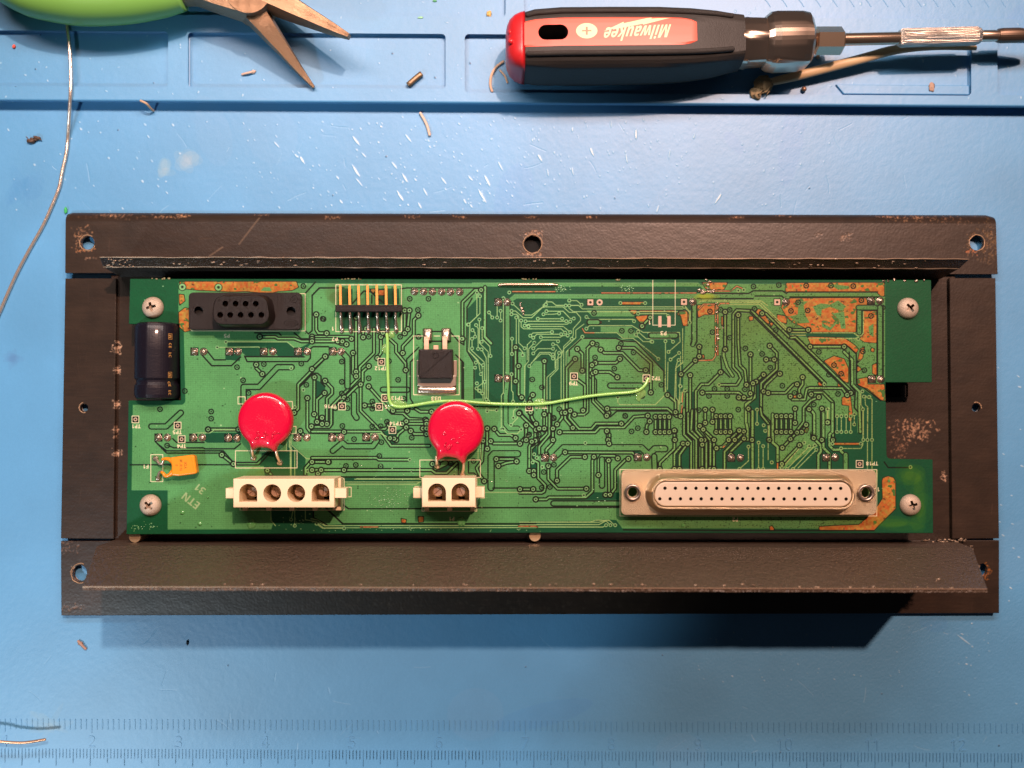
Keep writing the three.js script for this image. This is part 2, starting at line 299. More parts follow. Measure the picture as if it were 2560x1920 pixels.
tile(1180, 680, `D 135 145 2100 145 2110 380 2090 880 2030 920 2000 1290 1930 1215 1895 980 1640 690 1420 650 1090 650 930 780 935 1290 740 1290 740 1040 860 960 850 850 720 870 720 900 560 890 540 1250 440 1250 440 780 135 780; D 135 700 940 700 940 1300 100 1300 100 1000;
G 440 790 530 790 535 900 520 1250 465 1250 460 930 440 900; G 570 950 620 880 700 880 712 900 712 1290 560 1290; G 1130 380 1560 380 1610 440 1185 440; G 1270 540 1575 540 1650 650 1490 650 1440 600 1270 590;
G 0 105 2140 105 2140 140 0 140; G 420 218 2200 218 2200 264 440 264 400 290 360 270; c 400 194 820 194; v 368 203; c 1280 207 2212 207; N 960 283 1035 283 1082 325; N 400 312 520 425 590 425 730 322; n 700 330 735 296 790 296 830 330 1050 330 1090 365 2080 365;
N 925 332 960 332; n 955 355 1000 392 2030 392; N 735 388 900 388 970 460 1005 460; N 705 418 800 418 860 410; N 650 462 890 462; N 528 487 930 487; N 520 530 560 516 940 516 970 490; N 557 538 900 538 970 595; N 485 480 485 540 510 562 880 562 920 600;
N 575 630 600 603 790 593; N 605 650 640 615 880 615; N 680 645 870 645 900 628 945 628; N 605 755 690 672 840 672 850 685; N 605 805 650 758 800 758; N 565 930 670 795 770 795 800 815; n 585 900 680 810 760 810 800 855; v 800 855; N 390 385 430 385 505 452 590 452 700 345 900 345 960 400 1030 400 1072 450 1072 480 1000 560 1000 620 985 660;
N 390 418 440 418 462 440 462 700 520 755; N 437 450 437 720 500 790 500 820; N 615 700 560 760 560 880 520 930 520 1290; n 585 680 545 720 545 870; N 800 715 840 720 885 780 885 830 830 870 830 960 740 1040 740 1290; N 860 800 848 840 848 960 770 1040 770 1290;
n 835 770 820 790 820 950; n 1105 515 1025 575 1025 650 905 760 880 830 880 1400; n 985 660 905 735 905 1400; N 1090 640 930 790 922 1400; n 1080 660 960 765; N 960 283 960 283; N 1130 445 1165 468 1590 468 1600 487; C 1550 378 1630 380 1620 405 1590 420; C 1610 440 1765 425 1700 520 1670 510; C 1650 382 2000 382 2000 395 1650 395;
C 2040 385 2110 380 2140 420 2130 520 2090 530 2080 440 2030 420; C 1460 297 1715 297 1715 320 1460 320; v 1465 308; v 1710 308; w 1160 497 1240 497; C 1240 488 1275 488 1275 508 1240 508; N 1130 560 1160 530 1580 530 1690 597 2050 597 2055 690 1940 790;
c 1090 560 1115 600 1210 600; n 1210 600 1430 600 1490 655 1590 655 1650 700 1845 860; N 1620 620 1690 688 1770 688; N 1985 690 1960 660 1720 660 1640 590; N 1910 685 1910 1210 1810 1310 1460 1310 1440 1290 1440 1240; w 1770 628 2010 628; T 1680 535 1760 450; N 1640 412 1920 412 1935 435;
T 2090 300 2090 300; n 1200 345 2110 345 2152 395 2152 500; T 1040 760 1090 810 1090 975; T 1190 705 1140 755 1140 1380 1105 1408 1012 1408; T 1270 768 1305 800 1485 800 1650 970 1715 972; T 1450 750 1600 750 1768 900 1765 1190; k 1100 655 1420 655 1480 680 1620 690 1895 980 1895 1180; k 1080 660 960 770 960 830;
T 1217 898 1420 898 1460 858; T 1185 920 1170 960 1170 1030 1215 1070 1215 1270 1345 1395; T 1195 1000 1195 1280 1330 1420; T 1220 988 1360 988 1435 1040; w 1365 1122 1665 1122; T 1010 1040 1115 1120 1115 1365 1097 1368; T 1018 860 935 950 935 1380; k 930 1290 950 1290;
T 1335 1350 1930 1350 2020 1425 2060 1425; k 1310 1395 1345 1432 1365 1432 1430 1375 1930 1375; T 1930 1215 2010 1280 2010 1385; T 970 1370 960 1440 1055 1550 1180 1550 1225 1498 1475 1498; D 1060 1560 1180 1555 1225 1510 1475 1510 1260 1530 1210 1570; T 865 1583 1215 1583 1260 1535 1500 1535 1600 1430 1735 1420;
T 1755 1475 1725 1520 1722 1580; D 1800 1420 1960 1420 1960 1590 1800 1590; T 1812 1430 1812 1582; T 1857 1430 1857 1582; T 1902 1430 1902 1582; T 1947 1430 1947 1582; T 535 1515 535 1659; T 715 880 715 1555; T 460 930 460 1210 490 1240; T 430 745 430 1080; T 468 1395 640 1560 640 1659;
T 580 1390 590 1450 665 1555; T 800 1550 800 1659; t 745 1280 745 1600 690 1659; t 775 1280 775 1610 720 1659; T 890 1390 890 1440 840 1505; T 920 1390 920 1450 995 1540; T 1335 1575 1345 1659; T 2000 1570 2000 1659; T 600 1215 570 1250 570 1290; k 540 1290 540 1290;
s 1205 405; s 1480 582; s 1570 582; s 1232 718; s 1470 710; s 1595 795; s 1215 845; s 1405 955; s 1870 1115; s 1680 1225; s 860 1355; s 1512 1420; s 1637 1543; s 1575 1575; s 595 1062; s 690 1140; s 565 1605; s 805 1440; s 660 1605; v 1780 690; v 1840 860; v 1960 865; v 2045 800; v 2040 870; v 2055 1125; n 1935 890 1930 1160; n 2045 800 1960 865; n 2080 560 2080 900 2010 950 2000 1280`);
tile(1680, 680, `C 295 105 550 105 510 175 340 172; C 1130 110 1700 105 2095 105 2095 240 2060 235 2020 197 1150 197 1120 190; C 1170 260 1850 255 1940 260 1940 330 1820 330 1815 592 1350 592 1330 560 1290 540 1200 500 1130 440 1080 350 1100 290;
C 1890 380 2020 380 2020 700 1900 690 1850 660 1890 620; C 1340 640 1700 650 1800 720 1840 760 1820 800 1750 735 1380 742; C 1860 760 1900 740 1880 850 1830 900; C 1830 920 1870 960 1830 990; C 1500 880 1600 830 1700 860 1740 950 1740 1100 1690 1070 1600 970; C 1830 1060 1930 1040 1930 1110 2095 1110 2110 1275 2060 1260 1930 1150 1840 1120;
C 1680 1240 1760 1220 1780 1400 1770 1470 1745 1470 1750 1320 1680 1310; C 850 365 900 380 930 450 980 520 930 500 820 420; C 1040 420 1130 440 1130 510 1040 480; C 760 440 800 440 800 475 765 480; C 250 330 420 310 420 420 320 420 260 450; C 60 390 150 390 155 530 110 530 90 440; C 1100 700 1140 700 1130 730; C 960 490 1000 510 980 540; C 490 440 500 440 500 530 490 530; C 1440 1090 1480 1090 1500 1120 1450 1120; C 1640 1090 1690 1110 1700 1140 1640 1140; C 1190 1220 1245 1220 1245 1248 1190 1248; C 295 820 315 820 320 855 290 850; C 1270 1500 1310 1490 1290 1530; C 1320 1530 1350 1550 1330 1590 1305 1570; C 1370 1600 1390 1630 1370 1650; C 1970 750 2000 760 1990 790 1965 780; C 1980 920 2020 900 2020 1020 1980 1000;
H 1250 290 1340 290 1300 330 1320 430 1360 500 1250 510 1200 470 1150 440 1240 420; H 1390 340 1470 310 1560 320 1640 280 1720 340 1680 385 1560 345 1480 370 1470 440 1430 420; H 1580 410 1700 390 1715 560 1670 560 1650 470; H 1480 500 1560 545 1660 470 1560 580 1480 540; H 1530 135 1580 120 1750 140 1750 165 1640 175 1600 150; H 1260 120 1290 130 1270 150; H 1940 540 1990 510 1990 640 1950 620; H 1180 120 1200 140 1190 160;
D 0 145 280 145 330 195 410 200 410 212 0 212; G 410 214 760 214 800 190 1090 190 1130 212 1150 200 2030 200 2055 243 1165 246 1130 280 1100 246 820 240 800 262 0 262 0 216; k 410 212 760 212 800 187 1090 187 1130 212 1150 198 2030 198; k 820 238 1085 238 1105 260; k 1165 248 2050 248; k 800 264 250 264; G 0 105 260 105 290 140 0 140; c 410 188 580 188 640 140 690 160 700 180; v 708 178; v 655 185;
D 0 265 190 265 190 370 110 460 100 880 0 960; n 265 300 290 285 880 285 945 330; c 270 365 310 318 430 318; n 440 300 870 300 1160 580; n 470 322 860 318 1155 600; c 455 335 480 310 560 310; T 1345 572 1160 572; D 1150 600 1340 600 1790 605 1830 640 1800 655 1380 645 1150 632; n 1160 600 1340 600 1790 600 1835 630 1870 630 1890 605 1890 390; n 1160 625 1320 625; n 1345 655 1840 655; v 1840 662;
M 1850 350 1850 600; M 1840 352 2080 352; M 2055 350 2055 1030; D 1868 370 1888 370 1888 600 1868 600; k 1890 380 2025 380 2025 1020; k 2085 340 2085 1030;
t 1505 1110 770 385 640 378 605 420 605 940 660 1000 680 1050 640 1115 465 1115; t 1510 1100 790 385; v 1505 1110; v 465 1115; T 890 410 930 415 1160 645 1215 655 1765 1195; t 1175 650 1220 645 1790 1200; c 440 330 430 400 430 830 400 870 230 875; T 230 875 90 1010; c 452 345 452 820; D 505 400 530 400 530 760 505 760; T 525 395 525 765; m 510 770 510 830 545 940 600 1025; k 480 830 490 960 570 1040; T 655 425 655 690 670 920 720 970 735 1115; T 270 740 270 835; M 220 330 220 690 205 715; k 195 330 195 690 185 720; k 246 330 246 690 225 725; N 175 500 175 400 120 345;
T 775 815 775 1040 775 1200; T 965 730 1035 800 1035 960 880 1100 880 1400 960 1480 960 1659; m 905 1015 815 1100 815 1240 730 1310 730 1480 745 1540 745 1659; D 820 1100 905 1030 960 1010 870 1100 870 1300 780 1300 820 1240; T 1065 1005 1040 1005 920 1120 905 1180; T 905 1015 830 1085; T 930 865 1010 865; T 1235 1110 1200 1110 1120 1195 950 1195; T 300 1192 660 1192 710 1240; T 660 1240 700 1260 780 1250 800 1200 800 1100; T 1290 1040 1290 1110 1255 1160 1260 1225; T 1170 1230 1190 1260 1310 1260 1330 1160 1360 1145 1680 1148 1730 1215;
T 1375 1210 1400 1190 1490 1190 1590 1290 1590 1659; T 1450 1235 1370 1270 1300 1345 1300 1480 1170 1650; m 1700 790 1780 870 1780 1110 1850 1180 1850 1340 1860 1580; k 1360 720 1720 720 1820 810 1820 1110 1900 1150 2060 1270; T 1365 738 1700 738; k 1750 790 1760 1120 1810 1180 1800 1340 1835 1380; T 1355 1355 1400 1400 1400 1640; T 1480 1350 1480 1659; N 1540 1355 1540 1485; N 1880 1180 1865 1200 1865 1310 1890 1350 1890 1659; N 1905 1235 1910 1310 1935 1340 1930 1659; N 1950 1235 1975 1260 1975 1659;
T 480 990 360 1110 290 1110 235 1180 235 1560 320 1659; T 180 1020 180 1540 290 1659; t 120 1355 120 1590 190 1659; t 150 1200 150 1560 240 1659; n 60 870 40 930 40 1240 60 1270 60 1380; n 85 830 85 1000 70 1300; c 130 1165 105 1190 100 1330 85 1440; N 130 1170 100 1190 90 1300; v 85 1130; D 0 960 110 900 110 1160 80 1190 60 1280 0 1250; D 130 1200 230 1180 230 1560 330 1659 190 1659 100 1590;
D 425 1415 590 1415 590 1590 425 1590; T 437 1425 437 1580; T 482 1425 482 1580; T 527 1425 527 1580; T 574 1425 574 1580; D 1020 1415 1190 1415 1190 1590 1020 1590; T 1033 1425 1033 1580; T 1080 1425 1080 1580; T 1127 1425 1127 1580; T 1173 1425 1173 1580; D 1600 1360 1610 1415 1830 1415 1830 1659 1600 1659; N 1630 1425 1630 1580; N 1672 1425 1672 1580; N 1720 1425 1720 1580; N 1765 1425 1765 1580;
T 328 1360 328 1490; T 400 1360 400 1480; T 275 1520 290 1545 410 1659; T 310 1555 415 1659; T 1215 1350 1215 1490; T 755 1350 790 1390 790 1659; D 760 1300 810 1240 870 1120 870 1420 940 1490 940 1659 800 1659 800 1380; N 840 1360 840 1500; v 905 1515; v 920 1570; T 660 1570 560 1659; T 710 1575 620 1659; T 28 1570 28 1659; D 1830 1120 2060 1275 2110 1300 2110 1659 1830 1659 1870 1400;
s 805 145; s 1055 130; s 1325 135; s 1570 135; s 1790 140; s 375 390; s 480 375; s 570 375; s 815 365; s 1245 300; s 1175 385; s 1340 380; s 1870 280; s 1965 435; s 400 595; s 1025 575; s 725 755; s 890 810; s 970 945; s 1450 790; s 1600 920; s 1670 1005; s 1550 1015; s 1885 785; s 1900 970; s 1090 1125; s 545 1155; s 420 1155; s 720 1160; s 365 1225; s 545 1225; s 265 1365; s 655 1360; s 1400 1310; s 1210 1195; s 1640 1205; s 570 650; T 1280 1580 1325 1510; T 1540 1485 1540 1485`);
tile(1300, 960, `T 240 300 240 440; t 265 300 265 490 110 640 110 740 180 780 180 930 250 1000 240 1060 215 1075 0 1075; t 290 300 290 500 190 620 190 690; T 325 440 325 580 260 650 260 700; k 0 290 150 430 150 600 80 640 80 850 100 870; T 105 280 120 340 190 440; T 60 410 60 520 0 590; v 140 695; v 165 730; v 125 775; v 220 820; v 100 870; D 85 650 160 600 170 700 120 760 170 800 170 880 130 900 85 850;
T 858 465 885 500 880 590; W 360 700 430 630 1200 630 1270 700 1330 640 1430 640; T 445 675 1110 678 1150 720; D 450 655 1170 655 1200 690 1110 690 1090 668 450 668; v 645 583; T 640 720 500 720 365 850 365 955; T 280 810 280 940 370 1035 655 1035; T 730 720 715 760 715 1060 650 1120 285 1120 260 1140 155 1140; D 300 1125 650 1130 720 1070 980 1070 980 1145 300 1145; T 775 900 775 750 800 710 930 710 965 735; w 810 745 810 1005; T 875 755 880 1080 845 1095; T 1070 740 1040 750 940 850 940 1030 890 1095; w 330 1180 980 1180; k 300 1220 980 1220; k 0 1222 310 1222; T 0 1040 130 1040;
T 1525 460 1525 640 1380 780 1380 840; D 1525 690 1610 600 1690 590 1690 840 1525 840; T 1610 590 1525 690 1525 840; T 1655 590 1575 700 1575 840; w 1325 715 1330 840; t 1620 250 1620 500 1690 570 1690 840; t 1660 290 1660 480 1740 550 1740 840; t 1700 260 1690 460 1780 550 1780 840; t 1740 260 1740 460 1840 570 1840 840; T 1775 415 1880 560 1880 840; T 1810 450 1915 550 1915 840; T 1800 600 1800 840; D 1920 640 2010 640 2160 500 2200 560 2212 840 1920 840; T 2165 460 2000 620 1940 635; c 2005 625 2030 605; t 2212 470 2020 670 2020 840; T 2212 540 2080 670 2080 700;
n 0 1362 690 1362 760 1345 880 1345 940 1400; n 0 1388 780 1388 850 1352 890 1392; n 0 1412 820 1412 850 1395; D 0 1355 690 1355 830 1335 950 1345 1020 1440 2212 1448 2212 1480 0 1480; n 0 1365 690 1365 780 1365 850 1345 880 1350; n 0 1390 780 1390 845 1350; n 0 1413 820 1413; v 850 1395; v 893 1395; v 940 1395; c 20 1412 170 1412; k 1020 1440 2212 1448; v 1610 1400; s 335 340; s 1040 318; s 335 798; s 235 870; s 295 1018; v 630 1100; s 215 1025`);
tile(780, 960, `T 0 770 160 770; t 0 730 640 730 660 748 965 748; v 965 748; t 60 880 90 850 1180 850 1220 880 1330 880 1430 780; k 0 918 1080 918; n 440 935 1060 935; D 320 925 1080 925 1080 980 320 980; n 345 990 1030 990 1060 970; n 320 968 1080 968; n 420 940 1080 940; k 310 1195 360 1232 1090 1232; k 1630 1222 2212 1222; k 140 1230 300 1380; D 300 1385 2212 1385 2212 1480 0 1480 0 1330 60 1345 120 1395; n 0 1330 60 1345 130 1398 2212 1398; n 0 1355 50 1370 110 1420 2212 1418; k 300 1380 2212 1380; c 480 1412 650 1412; c 2040 1405 2212 1405; C 880 1330 930 1340 925 1370 885 1365; C 1050 1310 1100 1310 1100 1360 1055 1365; v 1730 270; T 1730 440 1730 640; T 1765 565 1790 588 2050 588 2115 520 2115 410;
W 1768 1025 1768 720 1795 690 2030 690; T 1820 742 1990 742 2020 765; T 2020 765 1920 780 1840 810; k 1785 1028 2170 1028 2190 1050; n 1710 1070 2212 1070; T 1700 960 1650 890 1625 830 1680 760 1690 560; n 1665 600 1670 740; n 1640 640 1640 740; T 2045 290 2205 450 2205 560; T 2170 570 2145 620 2145 860; T 2190 860 2190 900; t 0 470 680 470 780 610 1160 610; n 560 520 580 490 680 490 770 535 800 535; w 205 660 300 580 340 615 600 615 640 560; D 165 485 235 485 235 570 165 570; D 500 485 570 485 570 570 500 570; D 700 470 930 440 860 520 840 580 790 600 720 500; T 1190 790 1240 790; D 1230 850 1330 780 1440 770 1330 880; w 1220 830 1320 780; k 1445 780 1445 920; k 1545 770 1545 880 1600 880 1640 920; v 1405 900; s 1595 760; s 1370 785;
s 300 415; s 595 420; s 678 418; s 740 375; s 985 530; s 415 545; s 685 575; s 665 712; s 335 810; s 432 800; s 678 815; T 810 540 770 535; T 0 850 90 850`);
tile(1780, 960, `D 690 850 1000 640 1075 600 1180 480 1500 480 1590 100 1720 170 1735 745 2180 745 2180 1480 1600 1480 1640 850; D 140 640 330 520 350 440 540 400 640 620 640 850 120 850; N 360 620 360 760 270 840; m 400 270 400 840; N 460 580 460 840; N 505 615 505 840; n 555 400 555 750; m 600 300 600 580 648 620 648 760; C 640 760 655 760 655 840 640 840; t 480 240 490 310 555 390; T 695 630 840 480; T 865 605 690 790; N 910 580 690 830; N 960 615 740 840; N 1015 608 800 840; n 1030 650 850 830; v 1030 650; m 990 270 1010 300 1010 540 1075 610 1075 670 1050 700 1050 840; m 1095 245 1100 280 1100 630 1160 690 1160 840; m 1190 200 1190 470 1160 500 1160 610 1200 650 1260 650 1320 710; M 1320 700 1320 840; C 1190 582 1470 582 1470 600 1190 600; v 1190 590; v 1470 590; N 1275 637 1470 637 1490 600 1490 250; n 1535 220 1535 840; n 1580 150 1580 840; k 1700 770 1740 825 1960 825; v 1960 822; v 590 775; v 1140 380; N 1140 250 1140 380; N 1405 300 1405 400; v 1500 125; v 1550 130;
C 1680 960 1690 925 1740 912 1790 925 1810 960 1812 1230 1640 1400 1600 1445 1290 1445 1060 1440 1060 1410 1200 1400 1450 1390 1520 1330 1640 1200 1685 1130; H 1730 950 1750 940 1765 965 1745 975; C 570 1410 590 1400 620 1440 575 1445; k 0 1448 1600 1448; D 0 1452 2180 1452 2180 1480 0 1480`);
// ground fill, then layer by layer
bothCtx.forEach((c, i) => { c.fillStyle = COL.pour[i]; c.fillRect(0, 0, TW, TH); });
strokeT(outlinePx, 22, 'edge', 'butt', true);
for (const r of [[318, 690, 446, 812], [2213, 690, 2340, 960], [2222, 1146, 2340, 1340], [310, 1324, 2340, 1340]]) fillT(rr(...r), 'edge');
const layer = { D: 0, G: 1, C: 2, H: 3, O: 3 };
cmds.sort((a, b) => (layer[a[0]] ?? 4) - (layer[b[0]] ?? 4));
for (const [op, p] of cmds) {
  if (op === 'D' || op === 'O') fillT(p, op === 'O' ? 'edge' : 'sub');
  else if (op === 'G' || op === 'H') { fillT(p, 'pour'); }
  else if (op === 'C') { strokeT(p, 3, 'gap', 'round', true); fillT(roundPoly(p, 2.5, 3), 'bare'); }
  else if (op === 'k') strokeT(p, 3.4, 'gap');
  else if (op === 'c') { strokeT(p, 5, 'gap'); strokeT(p, 2.8, 'bareThin'); }
  else if (op === 't' || op === 'T') { strokeT(p, 10.4, 'gap'); strokeT(p, 3.9, 'core'); }
  else if (op === 'w') { strokeT(p, 16.4, 'gap'); strokeT(p, 10, 'pour'); }
  else if (op === 'W') { strokeT(p, 18.6, 'gap'); strokeT(p, 12.5, 'pour'); }
  else if (op === 'm') { strokeT(p, 10.5, 'gap'); strokeT(p, 5.6, 'core'); }
  else if (op === 'M') { strokeT(p, 14.5, 'gap'); strokeT(p, 10, 'pour'); }
  else if (op === 'n' || op === 'N') strokeT(p, 2.3, 'thin');
}
for (const [op, p] of cmds) {
  if (op === 'T' || op === 'N') { via(...p[0], op === 'T'); if (p.length > 1) via(...p[p.length - 1], op === 'T'); }
  else if (op === 'v') p.forEach((q) => via(...q, false));
  else if (op === 's') p.forEach((q) => stitch(...q));
}
// weave of the glass cloth, specks in the mask, flux stains
{
  const r = rng(11), img = bx.getImageData(0, 0, TW, TH), him = hx.getImageData(0, 0, TW, TH), d = img.data, hd = him.data;
  for (let y = 0; y < TH; y++) for (let x = 0; x < TW; x++) {
    const o = (y * TW + x) * 4, isPour = hd[o] > 130, bare = d[o] > 150 && d[o + 2] < 90;
    const n = fbm(x / 60, y / 60, 3), f = vnoise(x / 2.2, y / 2.2, 7), wv = ((y % 5) < 2 ? 0.035 : -0.02) + ((x % 6) < 2 ? 0.02 : -0.01);
    let k = 1 + (n - 0.5) * 0.16 + (f - 0.5) * 0.1 + (isPour ? wv : 0);
    const right = Math.max(0, Math.min(1, (x - 1050) / 500));
    let R = d[o] * k, G = d[o + 1] * k, B = d[o + 2] * k;
    if (isPour && !bare && d[o] < 150) {
      const pit = vnoise(x / 2.5, y / 2.5, 21), big = fbm(x / 90, y / 50, 31);
      if (pit > 0.945 - right * 0.2 * (0.35 + big)) { R *= 0.62; G *= 0.66; B *= 0.6; hd[o] = hd[o + 1] = hd[o + 2] = hd[o] - 30; }
      const ol = right * 0.75 * fbm(x / 120, y / 120, 41); R *= 1 + ol * 0.1; G *= 1 - ol * 0.22; B *= 1 - ol * 0.5;
    }
    if (bare) {
      const s = fbm(x / 13, y / 10, 51), t = vnoise(x / 5, y / 5, 57);
      const q = s > 0.64 ? 0.75 : 1; R *= (0.8 + s * 0.4) * q; G *= (0.75 + t * 0.5) * q; B *= (0.7 + t * 0.5) * q;
      if (s > 0.67) { R = 58; G = 100; B = 46; } else if (s < 0.2) { R = 84; G = 44; B = 26; }
    }
    d[o] = R; d[o + 1] = G; d[o + 2] = B;
    const hn = (vnoise(x / 3, y / 3, 61) - 0.5) * 22 + (isPour ? wv * 160 : 0) + (bare ? (vnoise(x / 4, y / 4, 63) - 0.5) * 40 : 0);
    for (let c = 0; c < 3; c++) hd[o + c] = Math.max(0, Math.min(255, hd[o + c] + hn));
  }
  bx.putImageData(img, 0, 0); hx.putImageData(him, 0, 0);
  for (let i = 0; i < 420; i++) {                       // small pits and flux spots
    const px = 330 + r() * 1880, py = 710 + r() * 610, a = r();
    const q = toT(px, py); bx.fillStyle = a < 0.75 ? 'rgba(20,50,24,.7)' : 'rgba(200,220,170,.5)'; bx.beginPath(); bx.ellipse(q[0], q[1], 0.8 + r() * 1.8, 0.8 + r() * 1.3, 0, 0, 7); bx.fill();
  }
  for (const [x, y, rx, ry, col] of [[1762, 742, 26, 9, 'rgba(150,160,30,.55)'], [1140, 1195, 90, 22, 'rgba(70,70,10,.25)'], [690, 1180, 110, 22, 'rgba(70,80,10,.25)'], [2270, 1190, 40, 30, 'rgba(100,140,20,.22)'], [2300, 1260, 26, 70, 'rgba(100,140,20,.2)'], [2240, 1310, 60, 16, 'rgba(100,140,20,.2)'], [1440, 920, 30, 30, 'rgba(50,60,20,.3)'], [1620, 900, 40, 50, 'rgba(50,60,20,.25)'], [840, 740, 30, 30, 'rgba(60,70,20,.3)']]) {
    const q = toT(x, y); bx.fillStyle = col; for (let i = 0; i < 7; i++) { bx.globalAlpha = 0.3; bx.beginPath(); bx.ellipse(q[0] + (r() - 0.5) * rx, q[1] + (r() - 0.5) * ry, rx * (0.5 + r() * 0.6), ry * (0.5 + r() * 0.6), 0, 0, 7); bx.fill(); } bx.globalAlpha = 1;
  }
}
const pairs = [[486, 509, 879], [573.5, 595, 879], [659.5, 682, 879], [745, 768, 879], [831.7, 852, 879], [396, 418.5, 1094], [483, 505.6, 1094], [570.5, 592.5, 1095], [743.6, 767, 1094], [830.5, 851.5, 1094], [915.5, 937, 1093], [1246, 1268, 755.5], [1246, 1268, 946], [1362.5, 1383.6, 1144.5], [1594.5, 1617, 1143.5], [1828, 1851, 1145], [2065, 1088 + 1000, 1144], [2177.5, 2200, 752], [2180, 2201.6, 948]];
const lone = [[1732, 755], [1965, 755.5], [1036, 729], [1059, 729], [1081, 729.5], [1104, 729.5], [1126, 730], [1149, 730]];
for (const [a, c, y] of pairs) { fillT(rr(a - 10, y - 10, a + 10, y + 10), 'gap'); dot(c, y, 10, 'gap'); }
for (const [x, y] of lone) dot(x, y, 10, 'gap');
// bare pads in the print and silkscreen
for (const [x, y, sq] of [[1476, 756, 1], [1499, 756, 0], [1710, 755, 1], [1943, 755.5, 1]]) { if (sq) fillT(rr(x - 9, y - 9, x + 9, y + 9), 'gap'), fillT(rr(x - 7.5, y - 7.5, x + 7.5, y + 7.5), 'white'); else dot(x, y, 8, 'white'); dot(x, y, 3.2, 'hole'); }
for (const [x, y] of [[455.7, 717.5], [546, 718.5]]) { dot(x, y, 10, 'gap'); dot(x, y, 8.5, 'ring'); dot(x, y, 3.5, 'hole'); }
fillT(rr(1645.4, 790, 1654, 818), 'white'); fillT(rr(1668, 790, 1677, 818), 'white');
const silkBox = (x0, y0, x1, y1, w = 2) => strokeT(rr(x0, y0, x1, y1), w, 'silk', 'butt', true);
function silkText(s, x, y, size = 15, rot = Math.PI, key = 'silk', font = 'monospace') {
  const q = toT(x, y);
  bothCtx.forEach((c, i) => { c.save(); c.translate(q[0], q[1]); c.rotate(rot); c.fillStyle = COL[key][i]; c.font = `bold ${size}px ${font}`; c.textAlign = 'center'; c.textBaseline = 'middle'; c.fillText(s, 0, 0); c.restore(); });
}
for (const b of [[478, 734, 763, 827], [839.5, 712, 1003.6, 829], [588.6, 1127, 742.6, 1170], [1049.6, 1150, 1201, 1193.5], [377, 1136.5, 407, 1204], [1550, 1174, 2192, 1290], [600, 1197, 860.5, 1275], [860.5, 1218, 878, 1242], [1055, 1194, 1192, 1278], [1037, 1216, 1055, 1245], [1192, 1216, 1211, 1245]]) silkBox(...b, 1.7);
strokeT([[1058, 840], [1034, 840], [1034, 987], [1148, 987], [1148, 840], [1128, 840]], 1.8, 'silk', 'butt'); strokeT([[1084, 840], [1100, 840]], 1.8, 'silk', 'butt');
strokeT([[1632, 700], [1632, 813], [1645, 813]], 1.8, 'silk', 'butt'); strokeT([[1654, 813], [1668, 813]], 1.8, 'silk', 'butt'); strokeT([[1677, 813], [1688, 813], [1688, 700]], 1.8, 'silk', 'butt');
for (const [x, y] of [[604, 1001], [722, 1013], [731, 1075]]) silkBox(x - 9, y - 9, x + 9, y + 9, 1.7);
for (const [n, x, y, tx, ty] of [['TP1', 338.5, 1048.5, 340, 1066], ['TP5', 444, 1064, 443, 1081], ['TP4', 454, 1098, 454, 1115], ['TP16', 855, 1016, 826, 1016], ['TP12', 953.5, 904.6, 952, 921], ['TP13', 963, 995, 993, 995], ['TP15', 948, 1017, 977, 1017], ['TP14', 981, 1075, 989, 1059], ['TP9', 1435, 941, 1434, 959], ['TP2', 1616, 946, 1640, 946], ['TP10', 1323, 1018, 1353, 1017], ['TP18', 2149, 1160, 2180, 1159]]) {
  fillT(rr(x - 7.5, y - 7.5, x + 7.5, y + 7.5), 'gap'); dot(x, y, 5, 'white'); dot(x, y, 2.4, 'hole'); silkBox(x - 8.5, y - 8.5, x + 8.5, y + 8.5, 1.8); silkText(n, tx, ty, 13);
}
for (const [s, x, y, z] of [['P5', 567, 839.5, 13], ['P7', 837, 848, 13], ['1', 832, 822, 13], ['D33', 1090, 996.5, 14], ['P3', 1658.6, 833, 14], ['1', 1624, 806.6, 14], ['F1', 364.6, 1166, 13], ['P2', 1838, 1299, 13], ['P1', 1129, 1296, 12], ['1', 2196, 1224, 15]]) silkText(s, x, y, z);
COL.mark = ['#93b382', '#a0a0a0'];
silkText('ETN', 477, 1252, 27, Math.PI * 1.21, 'mark', 'sans-serif'); silkText('31', 500, 1222, 25, Math.PI * 1.21, 'mark', 'sans-serif');
const boardTex = tex(bc, true), boardBump = tex(hc, false);

// ---------------------------------------------------------------- small repeating textures
const grain = noiseTex(256, (x, y) => { const s = (a, b) => { const u = (x / 256) * a, v = (y / 256) * a; let r = 0; for (const [dx, w] of [[0, 1 - x / 256], [-a, x / 256]]) for (const [dy, q] of [[0, 1 - y / 256], [-a, y / 256]]) r += w * q * vnoise(u + dx, v + dy, b); return r; }; return 0.5 * s(64, 3) + 0.3 * s(24, 5) + 0.2 * s(128, 9); });
const brushed = noiseTex(256, (x, y) => 0.35 + 0.65 * (0.6 * hash(0, y, 5) + 0.4 * vnoise(x / 20, y, 8)));
const rep = (t, n) => { const c = t.clone(); c.repeat.set(n, n); c.needsUpdate = true; return c; };

